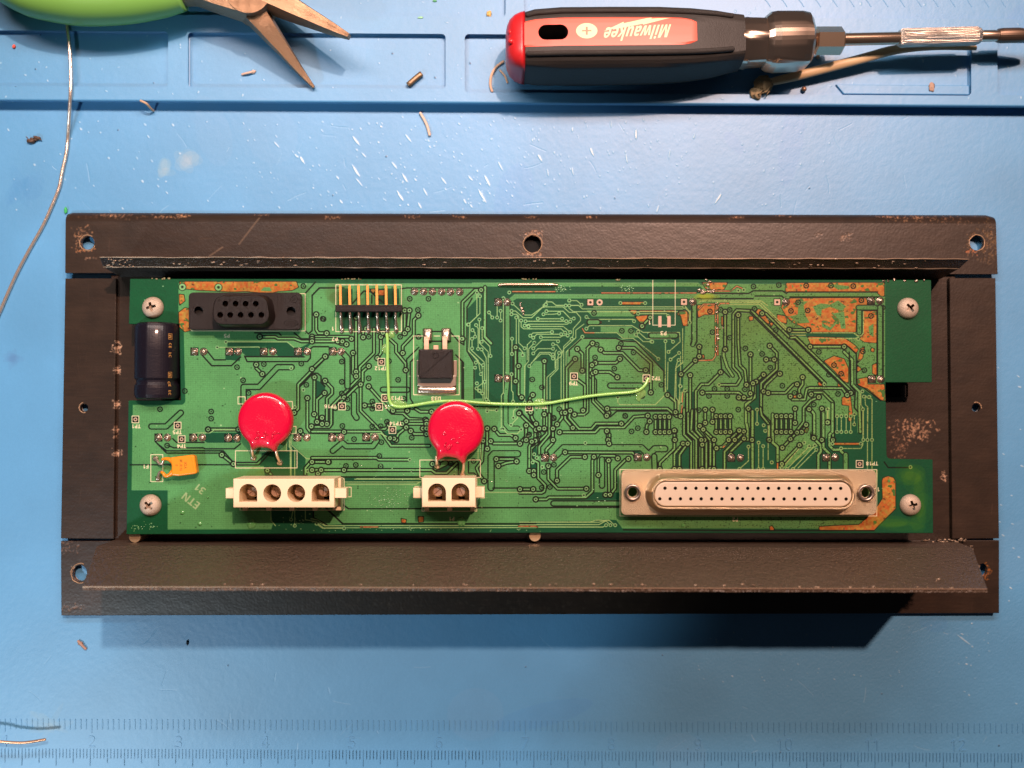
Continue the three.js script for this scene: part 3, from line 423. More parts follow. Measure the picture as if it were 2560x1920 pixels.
// ---------------------------------------------------------------- work mat
const tilt = (x) => 0.0062 * x;                          // the mat lies very slightly askew to the frame
const K = (pts) => pts.map(([x, y]) => [x, y + tilt(x)]);
const m0 = P(-220, -180, 0), m1 = P(2780, 2110, 0), MWID = m1.x - m0.x, MDEP = m1.z - m0.z;
const [mc, mx] = canvas(2048, 1564), [mh, mhx] = canvas(2048, 1564);
const toM = (px, py) => { const w = P(px, py, 0); return [(w.x - m0.x) / MWID * 2048, (w.z - m0.z) / MDEP * 1564]; };
{
  mx.fillStyle = '#5495c3'; mx.fillRect(0, 0, 2048, 1564); mhx.fillStyle = '#808080'; mhx.fillRect(0, 0, 2048, 1564);
  const r = rng(5);
  const fleck = (px, py, len, w, ang, a, tone = '236,236,232') => {
    const [x, y] = toM(px, py);
    for (const [c, col] of [[mx, `rgba(${tone},${a})`], [mhx, `rgba(255,255,255,${a})`]]) {
      c.save(); c.translate(x, y); c.rotate(ang); c.fillStyle = col; c.beginPath();
      for (let i = 0; i <= 10; i++) { const t = i / 10 * Math.PI * 2, k = 0.75 + 0.5 * vnoise(i * 1.7 + px, py, 3); c.lineTo(Math.cos(t) * len * k, Math.sin(t) * w * k); }
      c.fill(); c.restore();
    }
  };
  for (let i = 0; i < 300; i++) {                         // dried residue with glints put into its pale colour, thickest above the frame
    const px = 1260 + (r() + r() + r() - 1.5) * 760, py = 292 + r() * 232, big = r();
    if (px < 560 || px > 2080) continue;
    const lean = px < 1330 ? 0.95 : px < 1640 ? 1.5 : 1.9;
    big > 0.9 ? fleck(px, py, 3 + r() * 6, 0.9 + r() * 0.8, lean + (r() - 0.5) * 0.3, 0.5) : fleck(px, py, 0.8 + r() * 1.9, 0.6 + r() * 0.8, lean, 0.12 + r() * 0.4);
  }
  for (const [x, y, l, a] of [[890, 428, 13, 1.0], [1205, 490, 15, 1.05], [1218, 452, 12, 1.1], [890, 352, 12, 0.9], [1000, 490, 11, 1.0], [1012, 445, 10, 1.0], [1590, 335, 10, 1.55], [1480, 380, 9, 1.2], [1795, 497, 12, -1.0], [1350, 395, 8, 1.0], [755, 400, 8, 1]]) fleck(x, y, l * 0.9, 1.7, a, 0.7);
  for (let i = 0; i < 60; i++) fleck(2395 + r() * 165, 860 + r() * 900, 1 + r() * 2.2, 0.7 + r() * 0.7, r() * 0.6, 0.3 + r() * 0.35);
  for (let i = 0; i < 50; i++) fleck(1700 + r() * 800, 1560 + r() * 170, 0.7 + r() * 1.3, 0.6 + r() * 0.5, 0.5, 0.15 + r() * 0.3);
  fleck(2410, 1600, 16, 1.4, 0.65, 0.4);
  for (let i = 0; i < 150; i++) fleck(r() * 2560, -60 + r() * 320, 0.9 + r() * 1.9, 0.7 + r() * 0.8, r() * 3, 0.12 + r() * 0.35);
  for (let i = 0; i < 70; i++) fleck(r() * 1200, 300 + r() * 230, 1 + r() * 2.2, 0.8 + r(), 0.9, 0.2 + r() * 0.35);
  for (let i = 0; i < 40; i++) fleck(r() * 2560, r() * 1900, 0.9 + r() * 1.2, 0.8 + r() * 0.8, r() * 3, 0.5, '24,34,50');
  for (let i = 0; i < 26; i++) { const [x, y] = toM(r() * 2560, r() * 1900); mx.fillStyle = `rgba(${r() < 0.5 ? '40,110,190' : '150,170,190'},.07)`; mx.beginPath(); mx.ellipse(x, y, 20 + r() * 70, 10 + r() * 40, r() * 3, 0, 7); mx.fill(); }
  for (let i = 0; i < 70; i++) {                          // hairline scratches and knife marks
    const px = r() * 2560, py = r() < 0.6 ? 290 + r() * 240 : 1560 + r() * 320, a = r() * 3.14, L = 8 + r() * 46, bend = (r() - 0.5) * 0.5, p = toM(px, py), q = toM(px + Math.cos(a) * L, py + Math.sin(a) * L), m = toM(px + Math.cos(a + bend) * L * 0.5, py + Math.sin(a + bend) * L * 0.5), al = 0.08 + r() * 0.2;
    for (const [c, col] of [[mx, `rgba(214,226,236,${al})`], [mhx, `rgba(30,30,30,${al + 0.2})`]]) { c.strokeStyle = col; c.lineWidth = 0.6 + r() * 0.7; c.beginPath(); c.moveTo(...p); c.quadraticCurveTo(...m, ...q); c.stroke(); }
  }
  for (const [px, py, w, h, col] of [[470, 400, 30, 22, '196,190,176'], [410, 420, 16, 24, '190,184,170'], [60, 470, 50, 22, '60,130,190'], [30, 900, 26, 12, '70,110,150'], [120, 1810, 60, 14, '150,160,165']]) for (let i = 0; i < 6; i++) { const [x, y] = toM(px + (r() - 0.5) * w, py + (r() - 0.5) * h); mx.fillStyle = `rgba(${col},.09)`; mx.beginPath(); mx.ellipse(x, y, w * (0.3 + r() * 0.5), h * (0.3 + r() * 0.5), r() * 3, 0, 7); mx.fill(); }
  const id = mx.getImageData(0, 0, 2048, 1564), hd = mhx.getImageData(0, 0, 2048, 1564);
  for (let y = 0; y < 1564; y++) for (let x = 0; x < 2048; x++) {
    const o = (y * 2048 + x) * 4, n = 1 + (fbm(x / 110, y / 110, 71) - 0.5) * 0.1 + (hash(x, y, 4) - 0.5) * 0.03;
    for (let c = 0; c < 3; c++) id.data[o + c] *= n;
    const rough = 0.25 + 0.75 * Math.max(0, Math.min(1, (x - 900) / 700)) * Math.max(0, Math.min(1, (y - 900) / 300));
    const b = (vnoise(x / 2.1 + y / 5, y / 2.6, 81) - 0.5) * 34 * rough + (vnoise(x / 7, y / 7, 83) - 0.5) * 14;
    for (let c = 0; c < 3; c++) hd.data[o + c] = Math.max(0, Math.min(255, hd.data[o + c] + b));
  }
  mx.putImageData(id, 0, 0); mhx.putImageData(hd, 0, 0);
}
const matM = phys({ ior: 1.6, map: tex(mc, true), bumpMap: tex(mh, false), bumpScale: 0.0003, roughness: 0.43 });
const mat = thing('work_mat', 'blue silicone soldering mat with moulded trays along its top', 'work mat', V(0, -0.003, 0), null, 'structure');
const matUV = (g) => planarUV(g, m0.x, m0.z, MWID, MDEP);
part(mat, 'work_surface', matUV(plate(K([[-220, 225], [2780, 225], [2780, 2080], [-220, 2080]]), 0, 3, { bevel: 0 })), matM);
const trays = [rr(-200, 72, 424, 219, 14), rr(466, 74, 1118, 219, 14), [...rr(1158, 74, 2432, 228, 14)], rr(2490, 76, 2755, 226, 14), rr(-200, -150, 1268, 38, 14), rr(1306, -150, 2755, 36, 14)].map(K);
part(mat, 'tray_rim', matUV(plate(K([[-220, -175], [2780, -175], [2780, 250], [-220, 250]]), 4.5, 1.9, { holes: trays, bevel: 0.45, seg: 3 })), matM);
part(mat, 'tray_floor', matUV(plate(K([[-220, -175], [2780, -175], [2780, 248], [-220, 248]]), 2.6, 5.6, { bevel: 0 })), matM);
part(mat, 'tray_step', matUV(plate(K([[2090, 198], [2425, 198], [2425, 222], [2110, 222]]), 3.3, 0.7, { bevel: 0.25 })), matM);
{ // moulded fingerprint ridges at the very top right
  const list = [];
  for (let i = 0; i < 15; i++) list.push(wire([[1925 + i * 42, 17, 2.5], [1915 + i * 42, 2, 2.5], [1880 + i * 44, -18, 2.5], [1830 + i * 44, -42, 2.5]], 0.2, 5, 4));
  part(mat, 'grip_ridge', matUV(merge(list)), matM).userData.kind = 'stuff';
}
const font = await new FontLoader().loadAsync('fonts/droid/droid_sans_regular.typeface.json');
{ // raised ruler along the near edge
  const list = [], slope = (x) => 1797 + 0.0042 * x, inch = 216.8, x9 = 1746, unit = 0.00021;
  const bar = (x, y0, y1, w = 3.2) => list.push(plate(rr(x - w / 2, y0, x + w / 2, y1, 1.4, 2), 0.15, 0.4, { bevel: 0.06, seg: 1 }));
  for (let i = -136; i <= 62; i++) { const x = x9 + i * inch / 16; if (x > -40 && x < 2600) bar(x, slope(x), slope(x) + (i % 16 === 0 ? 34 : 26)); }
  for (let i = -215; i <= 105; i++) { const x = 1676 + i * 8.535; if (x > -40 && x < 2600) bar(x, slope(x) + 75, slope(x) + 75 + (i % 10 === 0 ? 42 : i % 5 === 0 ? 35 : 23), 2.2); }
  part(mat, 'ruler_tick', matUV(merge(list)), matM).userData.kind = 'stuff';
  for (let n = 1; n <= 12; n++) {
    const x = x9 + (n - 9) * inch, at = P(x, slope(x) + 70, 0), g = new TextGeometry(String(n), { font, size: 0.0033, depth: 0.00036, curveSegments: 4, bevelEnabled: false });
    g.computeBoundingBox(); g.translate(-(g.boundingBox.max.x + g.boundingBox.min.x) / 2, 0, -0.00017); g.rotateX(-Math.PI / 2); g.rotateY(-0.004); g.translate(at.x, 0, at.z);
    part(mat, 'ruler_number', matUV(g), matM);
  }
}

// ---------------------------------------------------------------- black metal frame
const f0 = P(140, 500, 3), f1 = P(2510, 1560, 3), FW = f1.x - f0.x, FD = f1.z - f0.z;
const [fc, fx] = canvas(2048, 916), [fh, fhx] = canvas(2048, 916);
const toF = (px, py) => { const w = P(px, py, 3); return [(w.x - f0.x) / FW * 2048, (w.z - f0.z) / FD * 916]; };
{
  fx.fillStyle = '#2e231b'; fx.fillRect(0, 0, 2048, 916); fhx.fillStyle = '#808080'; fhx.fillRect(0, 0, 2048, 916);
  const r = rng(77);
  const chip = (px, py, rx, ry, a = 0.8, tone = '150,124,98', ang = 0) => {
    const [x, y] = toF(px, py);
    for (const [c, col] of [[fx, `rgba(${tone},${a})`], [fhx, `rgba(60,60,60,${a})`]]) { c.save(); c.translate(x, y); c.rotate(ang); c.fillStyle = col; c.beginPath(); for (let i = 0; i <= 14; i++) { const t = i / 14 * 2 * Math.PI, k = 0.4 + 1.1 * vnoise(i * 2.1 + px * 0.7, py * 1.3, 5); c.lineTo(Math.cos(t) * rx * k, Math.sin(t) * ry * k); } c.fill(); c.restore(); }
  };
  const worn = (cx, cy, w, h, n, tone, a = 0.6, s = 3) => { for (let i = 0; i < n; i++) chip(cx + (r() + r() - 1) * w, cy + (r() + r() - 1) * h, 0.8 + r() * s, 0.6 + r() * s * 0.6, a * (0.4 + r() * 0.6), tone, r() * 3); };
  for (let i = 0; i < 700; i++) { const px = 150 + r() * 2350, py = 520 + r() * 1020; chip(px, py, 2 + r() * 22, 0.4 + r() * 0.8, 0.05 + r() * 0.1, r() < 0.6 ? '120,96,78' : '12,10,9', px > 2370 || px < 290 ? 1.57 + (r() - 0.5) * 0.4 : (r() - 0.5) * 0.12); }
  worn(205, 590, 32, 34, 70, '190,140,100'); worn(212, 625, 26, 8, 30, '196,130,80'); worn(2440, 606, 40, 40, 90, '150,105,60', 0.55); worn(2432, 628, 20, 10, 24, '206,120,70'); worn(2470, 600, 34, 70, 120, '128,98,58', 0.35, 5);
  worn(1331, 586, 30, 12, 60, '196,150,116'); worn(1331, 634, 26, 6, 36, '200,150,110'); worn(1331, 612, 56, 26, 60, '140,108,84', 0.3);
  worn(2115, 592, 20, 12, 40, '150,120,96', 0.5); worn(2045, 590, 14, 10, 20, '150,120,96', 0.4); worn(2290, 1075, 70, 34, 150, '196,150,116', 0.6, 4); worn(2255, 1118, 30, 34, 60, '190,140,106', 0.4); worn(2365, 1192, 10, 14, 30, '206,166,136', 0.7);
  worn(290, 870, 14, 22, 40, '206,170,140', 0.8); worn(290, 925, 8, 14, 20, '206,170,140', 0.8); worn(288, 1012, 9, 12, 30, '206,170,140', 0.8); worn(286, 1080, 8, 20, 20, '190,150,120', 0.6); worn(290, 1132, 12, 12, 30, '206,170,140', 0.7);
  for (let i = 0; i < 16; i++) worn(260 + r() * 2150, 534 + r() * 10, 26, 5, 16, '190,140,100', 0.5);
  worn(300, 540, 120, 10, 80, '160,120,90', 0.4); worn(2330, 548, 140, 14, 90, '158,118,84', 0.4);
  worn(195, 1435, 20, 22, 60, '206,150,100', 0.7); worn(2462, 1428, 18, 24, 60, '170,100,40', 0.7); worn(170, 1370, 30, 20, 40, '140,110,90', 0.4); worn(1100, 1510, 700, 24, 220, '96,84,72', 0.18, 6); worn(180, 1520, 40, 14, 50, '130,96,66', 0.4);
  for (const [a, b, c, d] of [[598, 610, 648, 545], [524, 640, 556, 618]]) { const p = toF(a, b), q = toF(c, d); fx.strokeStyle = 'rgba(120,100,80,.5)'; fx.lineWidth = 4; fx.lineCap = 'round'; fx.beginPath(); fx.moveTo(...p); fx.lineTo(...q); fx.stroke(); }
  for (const x of [230, 700, 1331, 1800]) worn(x === 1331 ? 1331 : x, 645, 22, 3, 10, '180,140,110', 0.5);
  const id = fx.getImageData(0, 0, 2048, 916), hd = fhx.getImageData(0, 0, 2048, 916);
  for (let y = 0; y < 916; y++) for (let x = 0; x < 2048; x++) {
    const o = (y * 2048 + x) * 4, n = 1 + (fbm(x / 40, y / 24, 91) - 0.5) * 0.34 + (vnoise(x / 30, y / 1.6, 93) - 0.5) * 0.14;
    for (let c = 0; c < 3; c++) id.data[o + c] *= n;
    const b = (vnoise(x / 3.2, y / 3.2, 95) - 0.5) * 26 + (fbm(x / 24, y / 18, 97) - 0.5) * 60;
    for (let c = 0; c < 3; c++) hd.data[o + c] = Math.max(0, Math.min(255, hd.data[o + c] + b));
  }
  fx.putImageData(id, 0, 0); fhx.putImageData(hd, 0, 0);
}
const frameM = std({ map: tex(fc, true), bumpMap: tex(fh, false), bumpScale: 0.00011, roughness: 0.33 });
const wallM = std({ color: lin(0.08, 0.056, 0.04), bumpMap: rep(grain, 0.4), bumpScale: 0.0011, roughness: 0.4 });  // near wall coloured lighter to stand in for lamp light on it
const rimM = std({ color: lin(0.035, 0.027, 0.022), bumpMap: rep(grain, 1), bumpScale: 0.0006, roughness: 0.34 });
const frame = thing('steel_bracket', 'worn black painted steel bracket surrounding the green circuit board', 'bracket', P(1325, 1030, 0));
const fUV = (g) => planarUV(g, f0.x, f0.z, FW, FD);
{
  const y0 = P(1300, 556, 3).z, R = 0.003;
  // top flange with its rolled far edge
  const roll = [];
  const xl = P(164, 556, 3).x, xr = P(2490, 562, 3).x;
  const outer = Array.from({ length: 9 }, (_, i) => { const a = i / 8 * Math.PI / 2; return [y0 - R * Math.sin(a), R * Math.cos(a)]; });
  const inner = outer.map(([z, y], i) => { const a = i / 8 * Math.PI / 2; return [y0 - R * 0.55 * Math.sin(a), R * 0.55 * Math.cos(a)]; }).reverse();
  const prof = [...outer, ...inner];
  for (const [x, s] of [[xl, 0.9], [xl + 0.0012, 1], [xr - 0.002, 1], [xr, 0.8]]) roll.push(prof.map(([z, y]) => V(x, y, y0 - (y0 - z) * s)));
  const tf = flat([[164, 556], [2490, 562], [2494, 685], [163, 682]], 3); tf[0].set(xl, -y0); tf[1].set(xr, -y0);
  const top = slab(tf, [circ(219, 607, 17), circ(1331.5, 610, 21.5), circ(2442, 607, 18, 20, 19)].map((h) => flat(h, 3)), 3, 1.35, 0);
  part(frame, 'top_flange', fUV(merge([top, crease(loft(roll))])), frameM);
  part(frame, 'left_flange', fUV(plate([[163, 696], [290, 696], [284, 1347], [152, 1346]], 3, 1.35, { holes: [circ(211, 1019, 11)], bevel: 0.15 })), frameM);
  part(frame, 'right_flange', fUV(plate([[2374, 695], [2489, 695], [2498, 1346], [2381, 1347]], 3, 1.35, { holes: [circ(2440, 1019, 12)], bevel: 0.15 })), frameM);
  part(frame, 'bottom_flange', fUV(plate([[152, 1353], [2498, 1351], [2498, 1533], [153, 1539]], 3, 1.35, { holes: [circ(200, 1433, 19, 20, 22), circ(2457, 1425, 13, 20, 18)], bevel: 0.15 })), frameM);
  const floor = plate([[278, 688], [2388, 688], [2388, 1358], [276, 1358]], 1.5, 0.9, { holes: [rr(2190, 957, 2271, 994, 4)], bevel: 0.1 });
    part(frame, 'floor_plate', fUV(floor), frameM);
  part(frame, 'cutout_shade', plate(rr(2150, 940, 2300, 1010), 0.5, 0.4, { bevel: 0 }), std({ color: lin(0.006, 0.006, 0.006), roughness: 0.9 }));  // near-black sheet under the cutout, standing in for shade
  part(frame, 'hole_shade', plate(circ(1331.5, 612, 60), 0.6, 0.4, { bevel: 0 }), std({ color: lin(0.006, 0.006, 0.006), roughness: 0.9 }));  // dark disc below the centre hole, in place of shade
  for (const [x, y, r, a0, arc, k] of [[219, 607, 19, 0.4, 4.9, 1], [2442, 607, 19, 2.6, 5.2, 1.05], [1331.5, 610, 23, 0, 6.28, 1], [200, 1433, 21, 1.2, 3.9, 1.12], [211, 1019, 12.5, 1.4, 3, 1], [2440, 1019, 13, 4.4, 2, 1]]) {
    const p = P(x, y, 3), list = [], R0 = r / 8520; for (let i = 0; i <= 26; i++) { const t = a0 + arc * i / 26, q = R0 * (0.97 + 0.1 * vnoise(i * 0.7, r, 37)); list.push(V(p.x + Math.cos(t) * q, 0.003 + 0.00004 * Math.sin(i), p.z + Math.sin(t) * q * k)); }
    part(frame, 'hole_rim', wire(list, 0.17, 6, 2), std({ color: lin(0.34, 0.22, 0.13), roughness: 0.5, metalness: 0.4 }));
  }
  // far lip: a short wall leaning out, folded over at the top
  const A = [[250, 643, 19], [2422, 648, 19]], B = [[258, 667, 16.2], [2397, 671, 16.2]], C = [[300, 692, 2], [2350, 698, 2]];
  const at = (q, t) => P(q[0][0] + (q[1][0] - q[0][0]) * t, q[0][1] + (q[1][1] - q[0][1]) * t, q[0][2]);
  const rings = [];
  for (let i = 0; i <= 60; i++) {
    const t = i / 60, w = (k) => (vnoise(t * 60, k, 13) - 0.5) * 0.00022, a = at(A, t).add(V(0, w(1), w(2))), b = at(B, t).add(V(0, w(3), w(4))), c = at(C, t), th = 0.0011;
    const ab = b.clone().lerp(a, 0.12), bc = b.clone().lerp(c, 0.06);
    rings.push([a, a.clone().lerp(b, 0.06).add(V(0, 0.0001, 0)), ab.add(V(0, 0.0001, 0)), b.clone().add(V(0, 0, 0.0001)), bc, c, c.clone().add(V(0, 0, -th)), b.clone().add(V(0, -th, -th)), a.clone().add(V(0, -th, 0))]);
  }
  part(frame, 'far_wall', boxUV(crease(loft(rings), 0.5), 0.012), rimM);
  const rimChipM = std({ color: lin(0.27, 0.20, 0.14), roughness: 0.42, metalness: 0.5 });
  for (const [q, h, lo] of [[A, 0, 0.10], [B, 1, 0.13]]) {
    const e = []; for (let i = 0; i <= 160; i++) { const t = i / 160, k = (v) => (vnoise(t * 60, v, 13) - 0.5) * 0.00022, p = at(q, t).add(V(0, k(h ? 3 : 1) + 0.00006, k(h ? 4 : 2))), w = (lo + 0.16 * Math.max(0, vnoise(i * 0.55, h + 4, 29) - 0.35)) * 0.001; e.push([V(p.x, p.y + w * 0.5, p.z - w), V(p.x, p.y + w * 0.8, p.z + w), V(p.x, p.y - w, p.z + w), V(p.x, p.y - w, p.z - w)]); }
    part(frame, 'pale_rim', loft(e), rimChipM);  // pale metallic strip along each lip edge
  }
  {
    const r = rng(88), l = [];
    for (let i = 0; i < 34; i++) { const t = r(), u = r(), p = at(A, t).lerp(at(B, t), u).add(V(0, 0.0001, 0)); l.push(lump(p, 0.15 + r() * 0.5, 0.08, 0.1 + r() * 0.2, 900 + i, 0.6, 4)); }
    for (const [x0, x1, n] of [[262, 330, 22], [430, 560, 6], [1330, 1450, 7], [1980, 2060, 7], [2150, 2300, 6]]) for (let i = 0; i < n; i++) { const t = (x0 + r() * (x1 - x0) - 250) / 2172, p = at(A, t).lerp(at(B, t), 0.1 + r() * 0.9).add(V(0, 0.0001, 0)); l.push(lump(p, 0.2 + r() * 0.5, 0.1, 0.15 + r() * 0.25, 990 + i, 0.6, 4)); }
    for (const [x, y, h, rx, ry, n] of [[2360, 1352, 4, 55, 5, 34], [2425, 1372, 16, 10, 8, 12], [2435, 1425, 33, 12, 16, 26], [2344, 1455, 48, 10, 8, 8], [380, 1400, 28, 10, 8, 5], [1140, 1360, 5, 700, 5, 40], [1250, 1464, 52, 700, 4, 50], [2200, 1470, 53, 220, 3, 24]]) for (let i = 0; i < n; i++) { const p = P(x + (r() - 0.5) * 2 * rx, y + (r() - 0.5) * 2 * ry, h); l.push(lump(p, 0.15 + r() * 0.45, 0.12, 0.12 + r() * 0.2, 1300 + i, 0.6, 4)); }
    part(frame, 'paint_chip', merge(l), rimChipM).userData.kind = 'stuff';
  }
  // near wall: tall, its ends cut slanting
  const face = [[286, 1350, 3], [242, 1365, 21], [207, 1467, 54], [2468, 1473, 54], [2431, 1370, 21], [2388, 1354, 3]].map((q) => P(...q));
  const mid = [];
  const L = [face[0], face[1], face[2]], Rr = [face[5], face[4], face[3]];
  const edge = (e, s) => (s < 0.27 ? e[0].clone().lerp(e[1], s / 0.27) : e[1].clone().lerp(e[2], (s - 0.27) / 0.73));
  const NS = 26, NX = 90, th = 0.0008;
  const front = [], back = [];
  for (let j = 0; j <= NS; j++) { const s = j / NS, l = edge(L, s), r = edge(Rr, s); for (let i = 0; i <= NX; i++) { const p = l.clone().lerp(r, i / NX); const dent = (vnoise(i * 0.5, j * 0.5, 15) - 0.5) * 0.00012 + (j === NS ? (vnoise(i * 1.7, 3, 19) - 0.5) * 0.0002 : 0); front.push(V(p.x, p.y + (j === NS ? dent : 0), p.z + dent - (j === NS ? -0.0001 : 0))); back.push(V(p.x, p.y, p.z + th + dent)); } }
  const W = NX + 1, N = W * (NS + 1), idx = [], q = (a, b, c, d) => idx.push(a, b, c, b, d, c);
  for (let j = 0; j < NS; j++) for (let i = 0; i < NX; i++) { const a = j * W + i; q(a + 1, a, a + W + 1, a + W); q(N + a, N + a + 1, N + a + W, N + a + W + 1); }
  for (let i = 0; i < NX; i++) { const a = NS * W + i; q(a + 1, a, N + a + 1, N + a); q(i, i + 1, N + i, N + i + 1); }
  for (let j = 0; j < NS; j++) { const a = j * W, b = a + NX; q(a, N + a, a + W, N + a + W); q(N + b, b, N + b + W, b + W); }
  let g = new THREE.BufferGeometry(); g.setAttribute('position', new THREE.Float32BufferAttribute([...front, ...back].flatMap((v) => [v.x, v.y, v.z]), 3)); g.setIndex(idx); g.computeVertexNormals();
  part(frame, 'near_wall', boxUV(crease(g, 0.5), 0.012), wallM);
  // pale metallic strip along its upper edge and bare chips
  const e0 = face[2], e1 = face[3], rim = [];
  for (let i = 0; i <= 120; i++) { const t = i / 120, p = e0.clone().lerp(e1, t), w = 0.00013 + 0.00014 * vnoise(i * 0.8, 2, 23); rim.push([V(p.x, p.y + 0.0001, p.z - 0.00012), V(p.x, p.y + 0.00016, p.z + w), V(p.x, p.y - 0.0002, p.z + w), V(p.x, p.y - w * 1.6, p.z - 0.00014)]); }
  part(frame, 'pale_rim', loft(rim), std({ color: lin(0.34, 0.24, 0.17), roughness: 0.45, metalness: 0.6 }));
  const so = new THREE.CylinderGeometry(0.0016, 0.0016, 0.0105, 20);
  const brass = std({ color: lin(0.55, 0.42, 0.26), roughness: 0.4, metalness: 0.8 });
  for (const [x, y] of [[340, 1341], [1337, 1338]]) { const p = P(x, y, 11); p.y = 0.0067; inst(frame, 'standoff', so, brass, p); }
}

// ---------------------------------------------------------------- circuit board and everything soldered to it
const board = thing('circuit_board', 'green circuit board with connectors and red discs inside the black frame', 'circuit board', P(1325, 1015, HB - 1.6));
const at = (px, py, h = HB) => P(px, py, h);
const maskM = phys({ map: boardTex, bumpMap: boardBump, bumpScale: 0.00016, roughness: 0.5, specularIntensity: 0.35, clearcoat: 0.22, clearcoatRoughness: 0.12 });
const edgeM = std({ color: lin(0.05, 0.16, 0.07), roughness: 0.6 });
{
  const g = slab(flat(roundPoly(outlinePx, [2, 0, 2, 2, 0, 10, 2, 2, 0, 2, 2, 2, 2, 2], 3), HB), [], HB, 1.6, 0.12, 1);
  part(board, 'board_panel', planarUV(g, bo.x, bo.z, BW, BD), maskM);
}
const solderM = std({ color: lin(0.52, 0.42, 0.33), roughness: 0.27, metalness: 0.9, bumpMap: rep(grain, 1), bumpScale: 0.00004 });
const tinM = std({ color: lin(0.66, 0.55, 0.44), roughness: 0.3, metalness: 0.9 });
const goldM = std({ color: lin(0.28, 0.125, 0.025), roughness: 0.4, metalness: 0.75 });
const blackM = phys({ color: lin(0.012, 0.008, 0.007), specularIntensity: 0.6, roughness: 0.4, bumpMap: rep(grain, 1), bumpScale: 0.00008 });
const pitM = std({ color: lin(0.006, 0.006, 0.006), roughness: 0.8 });  // near-black: shade inside holes put into the colour, also the black base
// --- solder joints
{
  const make = (seed, sq) => {
    const prof = [[0, 0.72], [0.22, 0.7], [0.4, 0.62], [0.6, 0.46], [0.8, 0.2], [0.95, 0.03], [1, 0]].map(([r, y]) => new THREE.Vector2(r * 0.00102, y * 0.00085));
    const g = new THREE.LatheGeometry(prof, 20), p = g.attributes.position;
    for (let i = 0; i < p.count; i++) {
      const x = p.getX(i), z = p.getZ(i), a = Math.atan2(z, x), k = (sq ? 1 / Math.pow(Math.abs(Math.cos(a)) ** 4 + Math.abs(Math.sin(a)) ** 4, 0.25) * 0.95 : 1) * (1 + 0.12 * (vnoise(Math.cos(a) * 2 + 5, Math.sin(a) * 2 + 5, seed) - 0.5));
      p.setXYZ(i, x * k, p.getY(i) * (1 + 0.35 * (vnoise(x * 2200 + 7, z * 2200 + 3, seed) - 0.5)), z * k);
    }
    g.computeVertexNormals(); return g;
  };
  const square = [make(1, true), make(2, true)], round = [make(3), make(4), make(5)];
  pairs.forEach(([a, b, y], i) => { inst(board, 'solder_joint', square[i % 2], solderM, at(a, y), i * 0.1); inst(board, 'solder_joint', round[i % 3], solderM, at(b, y), i); });
  for (const [x, y] of lone) inst(board, 'solder_joint', round[1], solderM, at(x, y), x);
  // splashes of solder over repaired traces
  const blobs = (pts, r, seed) => { const q = rng(seed), l = []; for (const [x, y] of pts) l.push(lump(at(x + (q() - 0.5) * 4, y + (q() - 0.5) * 3, HB + 0.05), r * (0.6 + q() * 0.8), r * 0.5, r * (0.5 + q() * 0.7), seed + l.length, 0.5, 6)); return merge(l); };
  part(board, 'solder_splash', blobs([[1746, 726], [1754, 728], [1762, 729], [1770, 727], [1778, 729], [1785, 726], [1772, 722], [1782, 731], [1758, 733], [1768, 712], [1776, 704], [1764, 699]], 0.55, 41), solderM);
  part(board, 'solder_splash', blobs([[1790, 760], [1792, 780], [1793, 800], [1792, 822], [1793, 838], [1794, 848], [1792, 866], [1798, 821], [1808, 821], [1791, 880]], 0.38, 47), solderM);
  part(board, 'solder_splash', blobs([[1303, 758], [1302, 764], [1304, 770], [1306, 778], [1310, 785]], 0.4, 53), solderM);
  part(board, 'solder_splash', blobs([[2210, 702], [2222, 702], [2234, 701], [2262, 702], [2290, 702], [2310, 701]], 0.5, 59), solderM);
}
// --- tinned wire bridge along the top edge
part(board, 'wire_bridge', wire([[1248, 712.5, HB + 0.3], [1260, 711.5, HB + 0.55], [1320, 711.5, HB + 0.6], [1378, 711.5, HB + 0.55], [1392, 712.5, HB + 0.25]], 0.42, 10), std({ color: lin(0.72, 0.5, 0.36), roughness: 0.22, metalness: 0.95 }), 'bare tinned wire soldered along the top edge');
// --- screws
{
  const head = new THREE.LatheGeometry([[0, 2.05], [0.8, 2.02], [1.6, 1.86], [2.3, 1.5], [2.75, 0.95], [2.95, 0.45], [3.0, 0.12], [2.95, 0], [0, 0]].map(([r, y]) => new THREE.Vector2(r * 0.001, y * 0.001)), 40);
  const ev = new Evaluator(); ev.attributes = ['position', 'normal', 'uv'];
  const cutter = (() => {
    const s = new THREE.Shape(roundPoly([[-0.36, -0.36], [-0.36, -1.35], [0.36, -1.35], [0.36, -0.36], [1.35, -0.36], [1.35, 0.36], [0.36, 0.36], [0.36, 1.35], [-0.36, 1.35], [-0.36, 0.36], [-1.35, 0.36], [-1.35, -0.36]], 0.12, 2).map(([x, y]) => new THREE.Vector2(x * 0.001, y * 0.001)));
    return new THREE.ExtrudeGeometry(s, { depth: 0.0025, bevelEnabled: false }).rotateX(-Math.PI / 2).translate(0, 0.00075, 0);
  })();
  const A = new Brush(mergeVertices(head)), B = new Brush(cutter); A.updateMatrixWorld(); B.updateMatrixWorld();
  const headG = clean(ev.evaluate(A, B, SUBTRACTION).geometry); headG.clearGroups();
  const rough = std({ color: lin(0.52, 0.42, 0.32), roughness: 0.5, metalness: 0.35, bumpMap: rep(grain, 3), bumpScale: 0.0001 });
  for (const [x, y, a, l] of [[383, 769, 0.25, 'screw at the top left corner of the board'], [377, 1262.6, 0.75, 'screw at the bottom left corner of the board'], [2269, 771, 0.7, 'screw at the top right corner of the board'], [2275, 1262, 0.3, 'screw at the bottom right corner of the board']])
    inst(board, 'screw', headG, rough, at(x, y, HB + 0.02).setY((HB + 0.02) * 0.001), a, l);
}
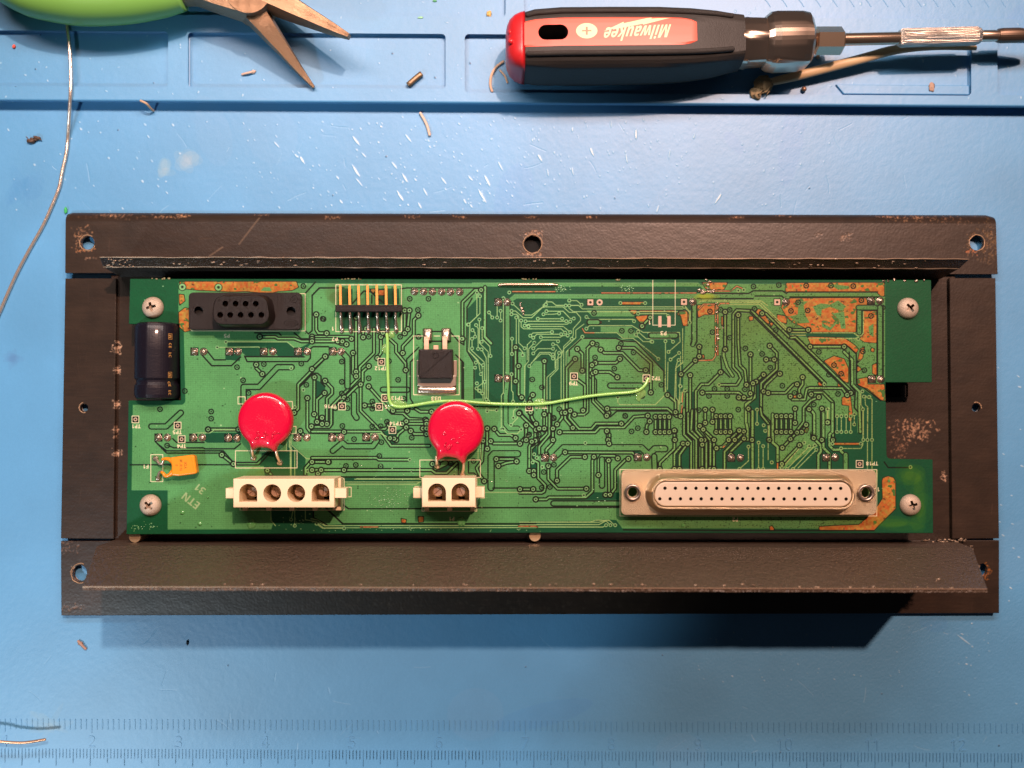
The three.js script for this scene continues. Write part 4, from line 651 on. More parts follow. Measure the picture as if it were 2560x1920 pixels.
// --- electrolytic capacitor lying in the notch
{
  const [c, x] = canvas(1024, 512);
  x.fillStyle = '#16121c'; x.fillRect(0, 0, 1024, 512);
  x.fillStyle = '#b98a4a'; x.strokeStyle = '#b98a4a'; x.lineWidth = 3; x.textAlign = 'center'; x.textBaseline = 'middle';
  const put = (s, u, v, size) => { x.save(); x.translate(u, v); x.rotate(Math.PI / 2); x.font = `bold ${size}px sans-serif`; x.fillText(s, 0, 0); x.restore(); };
  const U0 = 876;
  for (const v of [96, 352]) { put('M', U0, v, 28); x.strokeRect(U0 - 15, v - 18, 30, 36); put('CE', U0, v + 60, 30); if (v < 200) put('FC', U0, v + 122, 30); else put('FC', U0, v + 118, 30); }
  const r = rng(9); for (let i = 0; i < 500; i++) { x.fillStyle = `rgba(${150 + r() * 60},${110 + r() * 40},${90 + r() * 40},${r() * 0.25})`; x.fillRect(r() * 1024, r() * 512, 1 + r() * 4, 1 + r() * 2); }
  const R = 6.05, prof = [[0, 0], [4.8, 0], [5.2, 0.1], [5.75, 0.45], [R, 1.1], [R, 8], [R, 15.4], [5.55, 16.1], [5.5, 16.6], [R - 0.1, 17.4], [R, 18.2], [R, 20], [5.7, 20.9], [5.2, 21.2], [0, 21.2]];
  const g = new THREE.LatheGeometry(prof.map(([a, b]) => new THREE.Vector2(a * 0.001, b * 0.001)), 56);
  const p0 = g.attributes.position, uv = g.attributes.uv;
  for (let i = 0; i < p0.count; i++) uv.setY(i, 1 - p0.getY(i) / 0.0212);
  g.rotateX(Math.PI / 2); g.rotateZ(Math.PI);
  const a = P(391, 806, 14.5);
  g.translate(a.x, 0.0135, P(391, 806, 16).z);
  part(board, 'capacitor', crease(g, 0.5), phys({ map: tex(c, true, true), roughness: 0.45, specularIntensity: 0.5, clearcoat: 0.15, clearcoatRoughness: 0.1, bumpMap: rep(grain, 1), bumpScale: 0.00004 }), 'black cylindrical capacitor lying in the notch on the left');
}
// --- nine-way socket, black plastic
const D = (list, r, h, off = 0) => {      // D-shaped outline measured at height h, grown by off mm
  const w = list.map(([x, y]) => { const p = P(x, y, h); return [p.x * 1000, p.z * 1000]; }), cx = w.reduce((s, q) => s + q[0], 0) / 4, cz = w.reduce((s, q) => s + q[1], 0) / 4;
  return roundPoly(w.map(([x, z]) => [x + Math.sign(x - cx) * off, z + Math.sign(z - cz) * off]), r + off, 7);
};
const ringAt = (poly, h) => poly.map(([x, z]) => V(x * 0.001, h * 0.001, z * 0.001));
const toShape = (poly) => poly.map(([x, z]) => new THREE.Vector2(x * 0.001, -z * 0.001));
{
  const con = part(board, 'nine_way_socket', plate(rr(471, 731, 753, 825, 11), 17.2, 2.2, { holes: [circ(496.5, 777, 13.5), circ(727.5, 778, 13.5)], bevel: 0.25 }), blackM, 'black D shaped socket with nine holes at the top left');
  part(con, 'socket_base', plate(rr(478, 738, 750, 821, 8), 15.2, 1.2, { bevel: 0.1 }), pitM);
  const face = [[536, 739], [664, 739], [677, 811], [528, 811]];
  part(con, 'socket_side', crease(loft([ringAt(D(face, 2.6, 22.5, 0.75), 17), ringAt(D(face, 2.6, 22.5, 0.35), 17.6), ringAt(D(face, 2.6, 22.5, 0.12), 21.9), ringAt(D(face, 2.6, 22.5, 0), 22.3)], false), 0.7), blackM);
  const holes = [...[563, 588.5, 613.5, 639].map((x) => [x, 759]), ...[550, 575, 601, 627, 653].map((x) => [x, 787])];
  part(con, 'socket_face', slab(toShape(D(face, 2.6, 22.5, 0)), holes.map(([x, y]) => flat(circ(x, y, 9.5, 18), 22.5)), 22.3, 4.5, 0.22, 2), blackM);
  part(con, 'socket_hole_shade', slab(toShape(D(face, 2.6, 22.5, -0.4)), [], 18, 0.8, 0), pitM);  // dark sheet behind the holes, standing for the shade in them
  const pin = new THREE.CylinderGeometry(0.00062, 0.00062, 0.0028, 14, 1, true);
  const lid = std({ color: lin(0.3, 0.2, 0.13), roughness: 0.4, metalness: 0.8, side: THREE.DoubleSide });
  for (const [x, y] of holes) { const p = P(x, y, 22.3); p.y = 0.0194; inst(con, 'contact', pin, lid, p); }
  const put = (s, x, y, size, h) => { const p = P(x, y, h), g = new TextGeometry(s, { font, size, depth: 0.00016, curveSegments: 3 }); g.computeBoundingBox(); g.translate(-g.boundingBox.max.x / 2, -g.boundingBox.max.y / 2, -0.00004); g.rotateX(-Math.PI / 2); g.rotateY(Math.PI); return g.translate(p.x, h * 0.001, p.z); };
  const ring = (x, y, r, k, h) => { const p = P(x, y, h); return new THREE.TorusGeometry(r * 0.001, 0.00009, 6, 24).scale(k, 1, 1).rotateX(-Math.PI / 2).translate(p.x, h * 0.001, p.z); };
  part(con, 'moulded_mark', merge([put('AMP', 727, 809, 0.0011, 17.2), ring(727, 808, 0.95, 2.0, 17.2), put('B', 735, 748, 0.001, 17.2), ring(735, 748, 0.95, 1, 17.2), ...['9', '8', '7', '6'].map((s, i) => put(s, 549 + i * 26, 751, 0.0008, 22.3)), ...['5', '4', '3', '2', '1'].map((s, i) => put(s, 540 + i * 26, 802, 0.0008, 22.3))]), blackM);
}
// --- seven-pin header
{
  const bar = part(board, 'pin_header', plate(rr(838, 762, 1005, 779, 1), HB + 3.2, 2.5, { bevel: 0.15 }), blackM, 'black seven pin header with gold pins');
  [851, 874, 896.5, 919, 942, 965, 988].forEach((x, i) => {
    const a = P(x, 710, HB + 2.4), b = P(x + 1, 764, HB + 2.4), L = b.z - a.z, s = 0.00034;
    const g = loft([[0.0001, 0.25], [0.0007, 1], [L, 1]].map(([z, k]) => [[-1, -1], [1, -1], [1, 1], [-1, 1]].map(([u, v]) => V(a.x + (b.x - a.x) * z / L + u * s * k, a.y + v * s * k, a.z + z))));
    part(bar, 'pin', crease(g), goldM);
    const l = [[x + 0.5, 778, HB + 2.2], [x + 1, 790, HB + 2.1], [x + 2, 806, HB + 1.2], [x + 2.5, 818, HB + 0.5], [x + 3, 832, HB + 0.25]];
    part(bar, 'solder_leg', merge([beam(l.map((q, k) => [...q, 3.2 + (k === 3 ? 1.6 : 0), 0.3]), 10, 2.4, 4), lump(P(x + 3, 824, HB + 0.2), 0.62, 0.5, 1.15, 70 + i, 0.35, 8)]), solderM);
  });
}
// --- surface-mount power diode
{
  const t = part(board, 'power_diode', plate(rr(1046, 873, 1132, 947, 2), HB + 4.3, 4.1, { bevel: 0.35, seg: 2 }), phys({ color: lin(0.012, 0.008, 0.007), roughness: 0.3, specularIntensity: 0.6, bumpMap: rep(grain, 2), bumpScale: 0.00006 }), 'black square power diode with a solder tab');
  part(t, 'metal_tab', plate(roundPoly([[1043, 938], [1141, 938], [1141, 964], [1130, 968], [1056, 968], [1043, 964]], 2, 2), HB + 1.35, 1.2, { bevel: 0.25 }), tinM);
  part(t, 'metal_tab', merge([plate(rr(1041.5, 901, 1046, 942), HB + 1.3, 1.1, { bevel: 0.1 }), plate(rr(1134, 901, 1142.5, 942), HB + 1.3, 1.1, { bevel: 0.1 })]), tinM);
  const fil = beam([[1044, 975, HB + 0.3, 9, 0.5], [1075, 976, HB + 0.5, 10, 0.7], [1110, 976, HB + 0.5, 10, 0.7], [1141, 975, HB + 0.3, 9, 0.5]], 12, 2, 5);
  part(t, 'solder_fillet', fil, solderM);
  for (const [x, y] of [[1066, 862], [1112, 861]]) {
    part(t, 'lead', merge([plate(rr(x - 6, y - 14, x + 6, y + 12), HB + 2.5, 0.5, { bevel: 0.08 }), plate(rr(x - 6, y - 20, x + 6, y - 10), HB + 1.6, 0.5, { bevel: 0.08 })]), std({ color: lin(0.78, 0.55, 0.40), roughness: 0.4, metalness: 0.6 }));
    part(t, 'solder_fillet', beam([[x + 3, y - 40, HB + 0.1, 10, 0.3], [x + 3, y - 26, HB + 0.4, 10.5, 0.7], [x + 3, y - 8, HB + 0.4, 10, 0.9]], 12, 2.2, 5), solderM);
  }
  part(t, 'lead', plate(rr(1083.5, 863.5, 1096, 875), HB + 2.5, 0.5, { bevel: 0.08 }), std({ color: lin(0.78, 0.5, 0.36), roughness: 0.4, metalness: 0.6 }));
  const dp = P(1089.5, 889, HB + 4.3); part(t, 'dimple', new THREE.TorusGeometry(0.00078, 0.00016, 8, 24).rotateX(Math.PI / 2).translate(dp.x, dp.y, dp.z), blackM);
}
// --- red disc varistors
{
  const red = phys({ color: lin(0.58, 0.001, 0.034), specularIntensity: 0.5, roughness: 0.36, clearcoat: 1, clearcoatRoughness: 0.06, bumpMap: rep(grain, 1), bumpScale: 0.0001 });
  const leg = std({ color: lin(0.75, 0.58, 0.42), roughness: 0.32, metalness: 0.8 });
  const disc = (cx, cy, r, h0, h1, lA, lB, label, seed) => {
    // a lens-shaped coated disc whose coating runs down both legs, built as one skin
    const c = P(cx, cy, (h0 + h1) / 2), M = 96, out = [];
    const rm = r / 8520 * (0.3 - c.y) / 0.3;
    const pa = P(lA[0], lA[1], (h0 + h1) / 2 - 0.6), pb = P(lB[0], lB[1], (h0 + h1) / 2 - 0.6);
    const aA = Math.atan2(pa.z - c.z, pa.x - c.x), aB = Math.atan2(pb.z - c.z, pb.x - c.x), dA = Math.hypot(pa.x - c.x, pa.z - c.z), dB = Math.hypot(pb.x - c.x, pb.z - c.z);
    const bump = (t, a0, wdt) => { let d = Math.abs(t - a0); if (d > Math.PI) d = 2 * Math.PI - d; return Math.exp(-((d / wdt) ** 1.5)); };
    for (let i = 0; i < M; i++) { const t = i / M * 2 * Math.PI; let rad = rm; rad += (dA - rm) * bump(t, aA, 0.115) + (dB - rm) * bump(t, aB, 0.115); let between = t > Math.min(aA, aB) && t < Math.max(aA, aB) ? 1 : 0; out.push([t, rad * (1 + 0.006 * (vnoise(i * 0.4, seed, 3) - 0.5)), between]); }
    const rings = [], K = [[0, -0.5, 0.9], [0.55, -0.5, 1], [0.8, -0.48, 1], [0.93, -0.36, 1], [0.985, -0.16, 1], [1, 0.02, 1], [0.985, 0.2, 1], [0.94, 0.36, 1], [0.86, 0.455, 1], [0.72, 0.5, 1], [0.45, 0.515, 1], [0.15, 0.52, 1], [0.0, 0.52, 1]];
    for (const [k, y] of K) rings.push(out.map(([t, rad]) => {
      const rr0 = Math.max(rad * k, 1e-6), over = Math.max(0, rr0 - rm * 0.98) / rm, x = Math.cos(t) * rr0, z = Math.sin(t) * rr0;
      const thick = (h1 - h0) * 0.001 * (over > 0 ? Math.max(0.3, 1 - over * 1.9) : 1);
      return V(c.x + x, c.y + y * thick - over * 0.0035 - z * 0.03, c.z + z);
    }));
    const v = part(board, 'varistor', loft(rings, false), red, label);
    { const q = rng(seed + 60), l = []; for (let i = 0; i < 9; i++) { const x = cx + (q() - 0.5) * r * 1.0, y = cy + r * (0.1 + q() * 0.6); l.push(lump(P(x, y, h1 - 0.05), 0.25 + q() * 0.45, 0.12 + q() * 0.1, 0.2 + q() * 0.4, seed + i, 0.4, 8)); } part(v, 'coating_dimple', merge(l), red).userData.kind = 'stuff'; }
    for (const [l, far] of [[lA, lA[2]], [lB, lB[2]]]) {
      const hh = (h0 + h1) / 2;
      part(v, 'leg', wire([[l[0], l[1] - 10, hh - 0.8], [l[0] + (far[0] - l[0]) * 0.4, l[1] + (far[1] - l[1]) * 0.4, hh - 1.6], [far[0] - 1, far[1] - 3, HB + 1.1], [far[0], far[1], HB + 0.2]], 0.42, 10), leg);
      part(v, 'solder_fillet', lump(P(far[0], far[1], HB + 0.1), 0.85, 0.7, 0.85, seed + 3, 0.25, 10), tinM);
    }
  };
  disc(665, 1050, 69, 15.6, 20.4, [629, 1127, [634, 1145]], [689, 1131, [700, 1157]], 'left red disc varistor, above the four way connector', 1);
  disc(1140, 1073, 71, 16.2, 21.2, [1091, 1153, [1093, 1165]], [1160, 1163, [1157, 1185]], 'right red disc varistor, above the two way connector', 2);
}
// --- orange resettable fuse
{
  const [c, x] = canvas(256, 256);
  x.fillStyle = '#e98d10'; x.fillRect(0, 0, 256, 256); x.fillStyle = 'rgba(96,50,8,.85)'; x.font = 'bold 30px monospace'; x.textAlign = 'center'; x.textBaseline = 'middle';
  [['UCLA', 148], ['MF.R110', 108], ['0', 70]].forEach(([s, u]) => { x.save(); x.translate(u, 128); x.rotate(Math.PI / 2); x.fillText(s, 0, 0); x.restore(); });
  const body = roundPoly([[424, 1144], [478, 1137], [486, 1140], [492, 1182], [487, 1185], [446, 1190.5], [428, 1189], [428.5, 1165]], [4, 3, 4, 4, 3, 4, 4, 6], 4);
  const p0 = P(422, 1134, 17.5), p1 = P(494, 1192, 17.5);
  const g = planarUV(plate(body, 17.6, 2.6, { bevel: 0.42, seg: 4 }), p0.x, p0.z, p1.x - p0.x, p1.z - p0.z);
  const om = phys({ map: tex(c, true), roughness: 0.38, clearcoat: 0.5, clearcoatRoughness: 0.2 }), om2 = phys({ color: '#e98d10', roughness: 0.38, clearcoat: 0.5, clearcoatRoughness: 0.2 });
  const f = part(board, 'resettable_fuse', g, om, 'small orange square resettable fuse beside the bottom left screw');
  part(f, 'coated_lead', beam([[432, 1153, 16.3, 7, 1], [422, 1148, 16.3, 4.6, 0.7], [412, 1147, 16.2, 3.6, 0.5], [405, 1149, 16, 3.2, 0.4]], 12, 2, 5), om2);
  part(f, 'coated_lead', beam([[433, 1181, 16.3, 8, 1], [423, 1188, 16.3, 4.6, 0.7], [414, 1190, 16.2, 4.2, 0.6], [408, 1183, 16, 3.6, 0.5], [403, 1180, 15.8, 3, 0.4]], 12, 2, 5), om2);
  const lm = std({ color: lin(0.6, 0.48, 0.38), roughness: 0.35, metalness: 0.8 });
  part(f, 'bare_lead', wire([[408, 1152, 16], [406, 1158, 15.8], [399, 1159, 15.6], [394, 1153, 15.2], [390, 1146, 14.6]], 0.4), lm);
  part(f, 'bare_lead', wire([[407, 1181, 15.8], [402, 1179, 15.6], [397, 1184, 15.2], [396, 1194, 14.5]], 0.4), lm);
  for (const [a, b] of [[389, 1146], [396, 1196]]) part(f, 'solder_fillet', lump(P(a, b, HB + 0.1), 0.8, 0.6, 0.8, a, 0.3, 8), solderM);
}
// --- cream power connectors
{
  const cream = std({ color: lin(0.80, 0.64, 0.42), roughness: 0.45 }), pinM = std({ color: lin(0.62, 0.42, 0.31), roughness: 0.36, metalness: 0.7 });
  const well = (cx, cy, r, d) => (d ? [...Array.from({ length: 17 }, (_, i) => { const t = Math.PI + i / 16 * Math.PI; return [cx + r * Math.cos(t), cy + r * Math.sin(t)]; }), [cx + r, cy + r], [cx - r, cy + r]] : circ(cx, cy, r, 32));
  const make = (name, label, x0, y0, x1, y1, top, wells, extras) => {
    const c = part(board, name, plate(rr(x0, y0, x1, y1), top, top - HB - 0.4, { holes: wells.map(([x, y, r, d]) => well(x, y, r, d)), bevel: 0.22, seg: 2 }), cream, label);
    for (const [poly, t, th] of extras) part(c, 'latch', plate(poly, t, th, { bevel: 0.15 }), cream);
    wells.forEach(([x, y, r], i) => {
      const p = P(x, y, top), q = 0.0000001;
      const floor = new THREE.CylinderGeometry(0.0036, 0.0036, 0.0006, 20).translate(p.x, (HB + 1) * 0.001, p.z);
      part(c, 'well_floor', floor, cream);
      const tube = new THREE.LatheGeometry([[0.00125, 0], [0.00165, 0], [0.00165, 0.0042], [0.00125, 0.0042], [0.00125, 0]].map((v) => new THREE.Vector2(...v)), 24).translate(p.x, (HB + 1.3) * 0.001, p.z);
      part(c, 'well_collar', tube, cream);
      const half = (s) => { const sh = new THREE.Shape(); sh.absarc(0, 0, 0.00112, s * Math.PI + 0.12, s * Math.PI + Math.PI - 0.12); return new THREE.ExtrudeGeometry(sh, { depth: 0.0064, bevelEnabled: true, bevelSize: 0.0001, bevelThickness: 0.0001, bevelSegments: 1, curveSegments: 12 }).rotateX(-Math.PI / 2).rotateY(0.7 + i * 1.3).translate(p.x, (HB + 1.3) * 0.001, p.z); };
      part(c, 'contact_pin', merge([half(0), half(1)]), pinM);
      for (const s of [-1, 1]) part(c, 'vent_slot', new THREE.BoxGeometry(0.0017, 0.0004, 0.0011).translate(p.x, (HB + 1.2) * 0.001, p.z + s * 0.0023), pitM);
    });
    return c;
  };
  make('four_way_connector', 'cream four way power connector at the bottom left', 583, 1197, 836, 1269, 26, [[620.5, 1232, 24.5, 1], [680.5, 1233, 24.5, 0], [740.5, 1233, 24.5, 0], [801.5, 1231.5, 24.5, 1]],
    [[rr(564, 1221, 586, 1246), 24, 5], [rr(834, 1221, 866, 1245), 25.5, 4], [rr(832, 1196, 852, 1276), 19, 4.5], ...[612, 671, 729, 787, 845].map((x) => [rr(x - 6, 1262, x + 6, 1277), 16, 1.8])]);
  make('two_way_connector', 'cream two way power connector at the bottom centre', 1055, 1195, 1189, 1268, 25, [[1092.5, 1231, 24.5, 1], [1151, 1230.5, 24.5, 1]],
    [[rr(1033, 1220, 1058, 1245), 21.5, 3.5], [rr(1186, 1218, 1211, 1244), 22.5, 3.5], [rr(1186, 1198, 1190.5, 1270), 19, 4.5], ...[1066, 1124, 1182].map((x) => [rr(x - 6, 1262, x + 6, 1277), 16, 1.8])]);
}
// --- thirty-seven-way socket in a tin shell
{
  const shellM = std({ color: lin(0.66, 0.52, 0.34), roughness: 0.34, metalness: 0.95, bumpMap: rep(grain, 2), bumpScale: 0.00012 });
  const insM = std({ color: lin(0.58, 0.48, 0.36), roughness: 0.5 });
  const face = [[1642, 1204], [2125, 1205], [2134, 1267], [1632, 1266]], H = 22;
  const flangeHoles = [circ(1582, 1231, 14, 22), circ(2165, 1232, 14, 22)];
  const fl = part(board, 'wide_socket', plate(rr(1553, 1175, 2191, 1288, 12, 6), 18.2, 1.1, { holes: flangeHoles, bevel: 0.22, seg: 3 }), shellM, 'long tin shelled socket with thirty seven holes at the bottom right');
  part(fl, 'socket_base', plate(rr(1600, 1182, 2145, 1282, 4), 17, 2.9, { bevel: 0.1 }), std({ color: lin(0.05, 0.045, 0.04), roughness: 0.5 }));
  part(fl, 'shell_rim', crease(loft([ringAt(D(face, 3.0, H, 2.3), 18.1), ringAt(D(face, 3.0, H, 1.7), 18.35), ringAt(D(face, 3.0, H, 1.25), 19), ringAt(D(face, 3.0, H, 1.05), 20), ringAt(D(face, 3.0, H, 0.85), 22.1), ringAt(D(face, 3.0, H, 0.62), 22.4), ringAt(D(face, 3.0, H, 0.36), 22.4), ringAt(D(face, 3.0, H, 0.22), 22.2), ringAt(D(face, 3.0, H, 0.2), 20)], false), 1.0), shellM);
  const holes = [];
  for (let i = 0; i < 18; i++) holes.push([1662.5 + i * 25.85, 1220.5 + i * 0.03]);
  for (let i = 0; i < 19; i++) holes.push([1649.5 + i * 25.88, 1247 + i * 0.03]);
  part(fl, 'socket_insert', slab(toShape(D(face, 3.0, H, 0)), holes.map(([x, y]) => flat(circ(x, y, 8.2, 16), H)), 22, 3, 0.42, 3), insM);
  part(fl, 'insert_hole_shade', slab(toShape(D(face, 3.0, H, -0.3)), [], 19.3, 0.5, 0), pitM);  // near-black sheet added behind the insert as shade for its holes
  const pin = new THREE.CylinderGeometry(0.00052, 0.00052, 0.0018, 12, 1, true), pm = std({ color: lin(0.10, 0.06, 0.04), roughness: 0.4, metalness: 0.8, side: THREE.DoubleSide });  // contacts coloured dark to imitate shade down the holes
  for (const [x, y] of holes) { const p = P(x, y, H); p.y = 0.0202; inst(fl, 'contact', pin, pm, p); }
  const nut = new THREE.LatheGeometry([[0.0015, 0], [0.0023, 0], [0.0023, 0.0013], [0.0021, 0.0016], [0.0017, 0.0016], [0.0015, 0.0013], [0.0015, 0]].map((v) => new THREE.Vector2(...v)), 32);
  const nm = std({ color: lin(0.35, 0.29, 0.25), roughness: 0.3, metalness: 0.9 });
  for (const [x, y] of [[1582, 1231], [2165, 1232]]) { const p = P(x, y, 19); p.y = 0.0178; inst(fl, 'threaded_post', nut, nm, p); }
}
// --- green jumper wire with clear glue
{
  const jm = phys({ color: lin(0.34, 0.66, 0.16), roughness: 0.2, clearcoat: 1, clearcoatRoughness: 0.06 });
  part(board, 'jumper_wire', wire([[967, 836, HB + 0.7], [968.5, 850, HB + 0.8], [969, 908, HB + 0.7], [971, 968, HB + 0.7], [973, 998, HB + 0.7], [980, 1012, HB + 0.75], [997, 1017, HB + 0.8], [1030, 1014, HB + 1], [1065, 1008, HB + 1.4], [1100, 1003.5, HB + 1.7], [1150, 1003, HB + 1.9], [1200, 1007, HB + 1.7], [1256, 1010, HB + 1.3], [1332, 1010.5, HB + 0.9], [1370, 1008, HB + 0.9], [1420, 999, HB + 1.1], [1484, 989, HB + 1.1], [1534, 984, HB + 1], [1580, 980, HB + 0.9], [1600, 974, HB + 0.9], [1613, 962, HB + 0.9], [1620, 947, HB + 0.5]], 0.43, 10, 6), jm, 'thin green jumper wire bent across the middle of the board');
  const gm = phys({ color: lin(0.45, 0.78, 0.26), roughness: 0.12, transmission: 0.6, thickness: 0 });
  const glue = (x, y, rx, rz, s) => part(board, 'glue_blob', lump(P(x, y, HB), rx, 0.6, rz, s, 0.3, 20), gm);
  glue(995, 1013, 2.6, 1.3, 4); glue(1350, 1006, 1.8, 1.3, 5); glue(1598, 986, 1.6, 1.6, 6); glue(977, 838, 1, 0.9, 7); glue(962, 872, 0.8, 1.3, 8);
  const tm = phys({ color: lin(0.10, 0.34, 0.10), roughness: 0.15, clearcoat: 1, clearcoatRoughness: 0.05 });
  for (const [x, y, r] of [[629, 1310, 1.3], [1154, 1304, 1.2], [500, 1309, 0.6], [456, 1281, 0.6], [1707, 1314, 0.5], [520, 1243, 0.3]]) part(board, 'coating_drop', lump(P(x, y, HB), r, 0.45, r, x, 0.25, 12), tm);
}

// --- bubbles and crumbs in the coating
{
  const r = rng(404), l = [], m = [];
  const at0 = (x, y, rx, ry) => [x + (r() + r() - 1) * rx, y + (r() + r() - 1) * ry];
  for (const [x, y, rx, ry, n] of [[970, 1248, 62, 34, 110], [1030, 1200, 300, 60, 60], [1404, 722, 28, 9, 40], [1568, 722, 20, 10, 34], [1010, 1335 - 12, 400, 6, 50], [360, 1318, 40, 16, 24], [1500, 1240, 100, 60, 26], [740, 1300, 60, 16, 24]])
    for (let i = 0; i < n; i++) { const [a, b] = at0(x, y, rx, ry), q = P(a, b, HB), k = 0.07 + r() * 0.12; l.push(new THREE.SphereGeometry(0.001, 6, 4).scale(k * (1 + r()), k * 0.7, k).translate(q.x, q.y, q.z)); }
  part(board, 'coating_bubble', merge(l), phys({ color: lin(0.14, 0.34, 0.13), roughness: 0.12, clearcoat: 1, clearcoatRoughness: 0.04 })).userData.kind = 'stuff';
  for (const [x, y, rx, n] of [[400, 696, 24, 7], [880, 697, 26, 8], [1316, 697, 26, 10], [1540, 699, 10, 3]]) for (let i = 0; i < n; i++) m.push(lump(P(x + (r() - 0.5) * 2 * rx, y + r() * 2, HB + 0.1), 0.15 + r() * 0.25, 0.2, 0.15 + r() * 0.2, i + x, 0.5, 4));
  part(board, 'residue_crumb', merge(m), std({ color: lin(0.22, 0.2, 0.1), roughness: 0.5 })).userData.kind = 'stuff';
}

// ---------------------------------------------------------------- pliers
{
  const steel = std({ color: lin(0.36, 0.22, 0.13), roughness: 0.4, metalness: 0.7, bumpMap: rep(grain, 4), bumpScale: 0.00012 });
  const t = thing('pliers', 'needle nose pliers with green grips and open brown steel jaws', 'pliers', P(560, 0, 2.6));
  const gripM = phys({ color: lin(0.24, 0.56, 0.11), roughness: 0.38, clearcoat: 0.25, clearcoatRoughness: 0.3 });
  part(t, 'grip', beam([[-40, -96, 13, 40, 5], [10, -80, 13.5, 76, 7.5], [90, -50, 14, 88, 8.5], [200, -32, 14, 90, 8.8], [310, -32, 14, 86, 8.4], [400, -42, 14, 80, 7.6], [452, -50, 14, 72, 6.4]], 28, 2.1, 6), gripM);
  part(t, 'handle_arm', crease(beam([[430, -48, 14, 58, 4.2], [500, -44, 14, 54, 4], [560, -26, 14, 56, 4.4], [640, -2, 14, 58, 5]], 16, 5, 5), 0.5), steel);
  part(t, 'pivot', (() => { const p = P(632, -4, 14); return new THREE.CylinderGeometry(0.0061, 0.0064, 0.0101, 40).translate(p.x, 0.014, p.z); })(), steel);
  part(t, 'lower_jaw', crease(beam([[624, 14, 13.5, 36, 4.8], [660, 62, 11.6, 27, 4.2], [710, 126, 8.8, 17, 3.1], [750, 177, 6.6, 10, 2], [785, 219, 5.4, 3.5, 1]], 14, 5, 5), 0.5), steel);
  part(t, 'upper_jaw', crease(beam([[650, -22, 14.4, 40, 5], [710, 13, 15, 28, 4.4], [780, 48, 15.8, 19, 3.4], [830, 72, 16.2, 13, 2.4], [873, 92, 16.5, 6, 1.3]], 14, 5, 5), 0.5), steel);
  part(t, 'handle_arm', crease(beam([[430, -178, 14, 50, 4.2], [500, -130, 14, 54, 4], [560, -80, 14, 56, 4.4], [630, -20, 14, 58, 5]], 16, 5, 5), 0.5), steel);
  part(t, 'grip', beam([[-60, -330, 13, 40, 5], [90, -300, 14, 86, 8.5], [310, -250, 14, 84, 8.4], [450, -180, 14, 70, 6.4]], 28, 2.1, 6), gripM);
}
